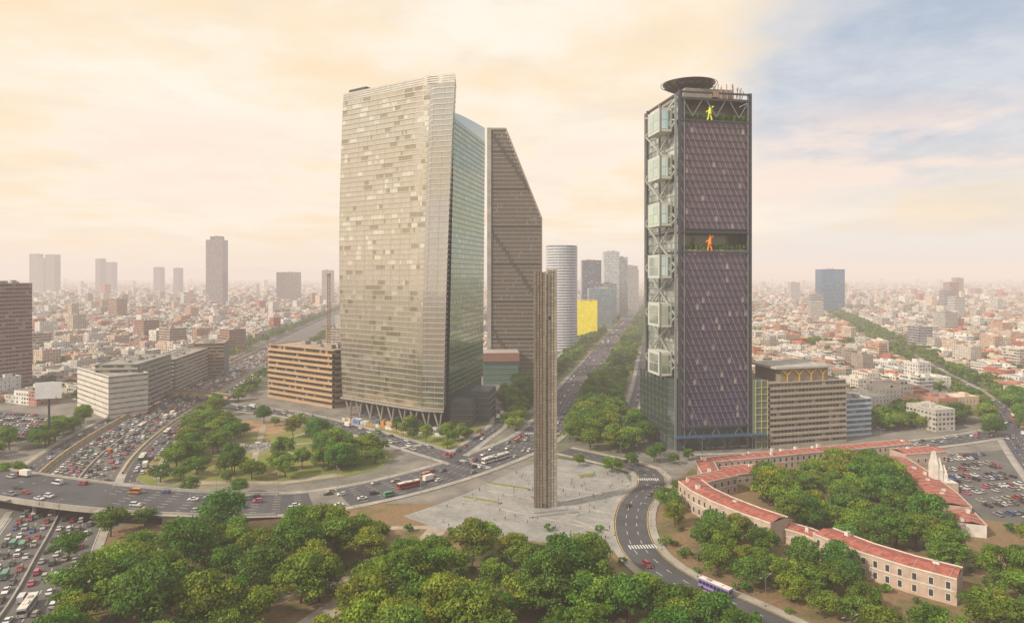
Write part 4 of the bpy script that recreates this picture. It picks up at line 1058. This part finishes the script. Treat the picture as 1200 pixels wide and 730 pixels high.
for (a,b) in(((-120,470),(-62,428)),((-62,428),(-30,420)),((-30,420),(-18,440))):
    L=math.dist(a,b);n=int(L/3)
    for i in range(n):
        p=lerp(a,b,i/n);q=lerp(a,b,(i+.94)/n)
        if in_road(p[0],p[1]): continue
        hd.beam((p[0],p[1],1.2),(q[0],q[1],1.2),.15,COLM,jc(random.choice([(.6,.58,.55),(.4,.24,.12),(.5,.5,.5)]),.1),2.4)
hd.obj('construction_hoarding')
for k in range(16):
    t=U(0,1); p=lerp((-112,474),(-48,440),t); m_=MB(); x,y=p[0]+U(-6,3),p[1]+U(-9,-2)
    m_.box(x,y,0,2.6,6,2.4,U(-.8,-.3),COLM,COLM,jc(random.choice([(.5,.5,.5),(.6,.25,.06),(.1,.2,.4),(.5,.45,.35)]),.2))
    for j in range(5): m_.box(x-2+j,y-1.3,.3,2.2,.08,.2,-.5,STEELD)
    m_.obj('site_cabin')
# ------------------------------------------------------------ people
def person_mesh(nm,step):
    me=bpy.data.meshes.new('p'); V=[(0,0,.95),(0,0,1.15),(0,0,1.38),(0,0,1.5),(.02,0,1.62),(.02,0,1.72)]
    R=[.15,.13,.15,.06,.095,.07]; E=[(0,1),(1,2),(2,3),(3,4),(4,5)]
    def add(p,r,par): V.append(p);R.append(r);E.append((par,len(V)-1)); return len(V)-1
    for s_ in(-1,1):
        h=add((0,s_*.1,.88),.1,0);k=add((.10*s_*step+.03,s_*.1,.48),.07,h);f=add((.22*s_*step-.03,s_*.1,.07),.045,k);add((.22*s_*step+.12,s_*.1,.04),.035,f)
        a=add((0,s_*.2,1.4),.06,2);e=add((-.08*s_*step,s_*.25,1.12),.045,a);w=add((.02-.16*s_*step,s_*.25,.88),.032,e);add((.04-.18*s_*step,s_*.25,.8),.035,w)
    me.from_pydata(V,E,[]); o=bpy.data.objects.new('p',me); S.collection.objects.link(o)
    sk=o.modifiers.new('s','SKIN')
    for i,r in enumerate(R): o.data.skin_vertices[0].data[i].radius=(r,r)
    o.data.skin_vertices[0].data[0].use_root=True
    o.modifiers.new('b','SUBSURF').levels=1
    bpy.context.view_layer.update(); dg=bpy.context.evaluated_depsgraph_get()
    m2=bpy.data.meshes.new_from_object(o.evaluated_get(dg)); bpy.data.objects.remove(o); m2.name=nm
    m2.materials.clear()
    for m in(CLOTH,PANTS,SKIN,HAIR): m2.materials.append(m)
    for p in m2.polygons:
        z=p.center.z; p.material_index=1 if z<.95 and abs(p.center.y)<.2 else 2 if (z>1.47 or (z<.92 and abs(p.center.y)>=.2)) else 0
        if z>1.7 or (z>1.56 and p.center.x<-.02): p.material_index=3
    return m2
PM=[person_mesh('pedestrian',s) for s in(0.,1.,-1.)]
for k in range(150):
    x,y=U(-35,60),U(250,365)
    if inpoly(x,y,PLP) and not (4<x<26 and 283<y<302): inst('pedestrian',random.choice(PM),(x,y,.3),U(0,6.28),(U(.94,1.05),)*3,random.choice([(.6,.6,.6),(.05,.05,.06),(.4,.05,.05),(.1,.15,.4),(.5,.45,.2),(.3,.3,.3)]))
for k in range(24):
    a=U(0,6.28); r=U(5,11); inst('pedestrian',random.choice(PM),(C0[0]+r*math.cos(a),C0[1]+r*math.sin(a),.27),U(0,6.28),(1,1,1),(U(.05,.6),U(.05,.5),U(.05,.5)))
bn=MB(); bn.box(0,0,.42,.5,2,.5,0,TANW); bn.box(-.8,0,0,.42,.12,.45,0,CONC); bn.box(.8,0,0,.42,.12,.45,0,CONC); bm_=bn.mesh('park_bench')
for k in range(14): inst('park_bench',bm_,(C0[0]+9.5*math.cos(k*.45),C0[1]+9.5*math.sin(k*.45),.27),k*.45+1.57)

# ------------------------------------------------------------ haze (homogeneous airlight)
hz=MB(); hz.box(0,7100,-6,250,32000,17000,0,CONC,CONC,bottom=True); ho=hz.obj('atmospheric_haze')
m,nt,out=newmat('haze_air'); SG=2.1e-4
ab=nt.nodes.new('ShaderNodeVolumeAbsorption'); ab.inputs['Color'].default_value=(0,0,0,1); ab.inputs['Density'].default_value=SG
em=nt.nodes.new('ShaderNodeEmission'); em.inputs[0].default_value=(.93,.78,.68,1); em.inputs[1].default_value=SG
ad=nt.nodes.new('ShaderNodeAddShader'); nt.links.new(ab.outputs[0],ad.inputs[0]); nt.links.new(em.outputs[0],ad.inputs[1]); nt.links.new(ad.outputs[0],out.inputs['Volume'])
ho.data.materials.clear(); ho.data.materials.append(m)

# ------------------------------------------------------------ sky + sun
sv=Vector((-.72,-.42,.62)).normalized(); el=math.asin(sv.z); az=math.atan2(sv.x,sv.y)
W=bpy.data.worlds.new('World'); S.world=W; W.use_nodes=True; nt=W.node_tree; nt.nodes.clear()
out=nt.nodes.new('ShaderNodeOutputWorld')
sky=nt.nodes.new('ShaderNodeTexSky'); sky.sky_type='NISHITA'; sky.sun_disc=False; sky.sun_elevation=el; sky.sun_rotation=az
b1=nt.nodes.new('ShaderNodeBackground'); b1.inputs[1].default_value=.12; nt.links.new(sky.outputs[0],b1.inputs[0])
tc=nt.nodes.new('ShaderNodeTexCoord'); sx=nt.nodes.new('ShaderNodeSeparateXYZ'); nt.links.new(tc.outputs['Generated'],sx.inputs[0])
zz=M(nt,'MAXIMUM',sx.outputs[2],0.0); dn=M(nt,'ADD',zz,.14)
cx_=M(nt,'DIVIDE',sx.outputs[0],dn); cy_=M(nt,'DIVIDE',sx.outputs[1],dn)
cb=nt.nodes.new('ShaderNodeCombineXYZ'); nt.links.new(cx_,cb.inputs[0]); nt.links.new(cy_,cb.inputs[1])
n1=NOISE(nt,cb.outputs[0],.95,9,.56); n2=NOISE(nt,cb.outputs[0],.42,6,.5); n3=NOISE(nt,cb.outputs[0],2.2,8,.6)
c=MIX(nt,RANGE(nt,n1,.36,.6,0,1,True),(.99,.78,.52),(1.02,.94,.80))
c=MIX(nt,RANGE(nt,n3,.48,.7,0,.5,True),c,(.84,.74,.64))
edge=M(nt,'ADD',M(nt,'ADD',sx.outputs[0],M(nt,'MULTIPLY',M(nt,'SUBTRACT',n2,.5),.9)),M(nt,'MULTIPLY',M(nt,'SUBTRACT',n1,.5),.35))
bank=RANGE(nt,edge,.26,.44,0,1,True)
lowm=RANGE(nt,M(nt,'ADD',zz,M(nt,'MULTIPLY',M(nt,'SUBTRACT',n1,.5),.3)),.08,.19,.35,1,True)
bank=M(nt,'MULTIPLY',bank,lowm)
bl_=MIX(nt,RANGE(nt,n3,.38,.62),(.42,.50,.62),(.62,.66,.72))
c=MIX(nt,bank,c,bl_)
st=M(nt,'MULTIPLY',RANGE(nt,zz,.05,.12,0,1,True),RANGE(nt,zz,.17,.25,1,0,True))
st=M(nt,'MULTIPLY',st,RANGE(nt,n1,.46,.6,0,.85,True))
c=MIX(nt,st,c,(1.0,.80,.66))
hc=MIX(nt,RANGE(nt,sx.outputs[0],-.5,.5),(1.0,.82,.62),(.76,.74,.78))
c=MIX(nt,RANGE(nt,zz,0.0,.08,.8,0,True),c,hc)
b2=nt.nodes.new('ShaderNodeBackground'); nt.links.new(c,b2.inputs[0]); b2.inputs[1].default_value=1.08
mx=nt.nodes.new('ShaderNodeMixShader'); mx.inputs[0].default_value=.92
nt.links.new(b1.outputs[0],mx.inputs[1]); nt.links.new(b2.outputs[0],mx.inputs[2]); nt.links.new(mx.outputs[0],out.inputs[0])
L=bpy.data.lights.new('sun','SUN'); L.energy=4.4; L.angle=math.radians(3); L.color=(1,.88,.72)
lo=bpy.data.objects.new('sun',L); lo.rotation_euler=(-sv).to_track_quat('-Z','Y').to_euler(); S.collection.objects.link(lo)
# ------------------------------------------------------------ camera
cd=bpy.data.cameras.new('camera'); cd.lens=23.4; cd.sensor_width=36; cd.shift_y=-.0358; cd.clip_end=60000; cd.clip_start=1
co=bpy.data.objects.new('camera',cd); co.location=(0,0,103); co.rotation_euler=(math.radians(90),0,0); S.collection.objects.link(co); S.camera=co
S.view_settings.view_transform='Standard'; S.view_settings.look='None'; S.view_settings.exposure=0
print('objects',len(bpy.data.objects),'mid buildings',nobj,'far trees',len(trees_far))
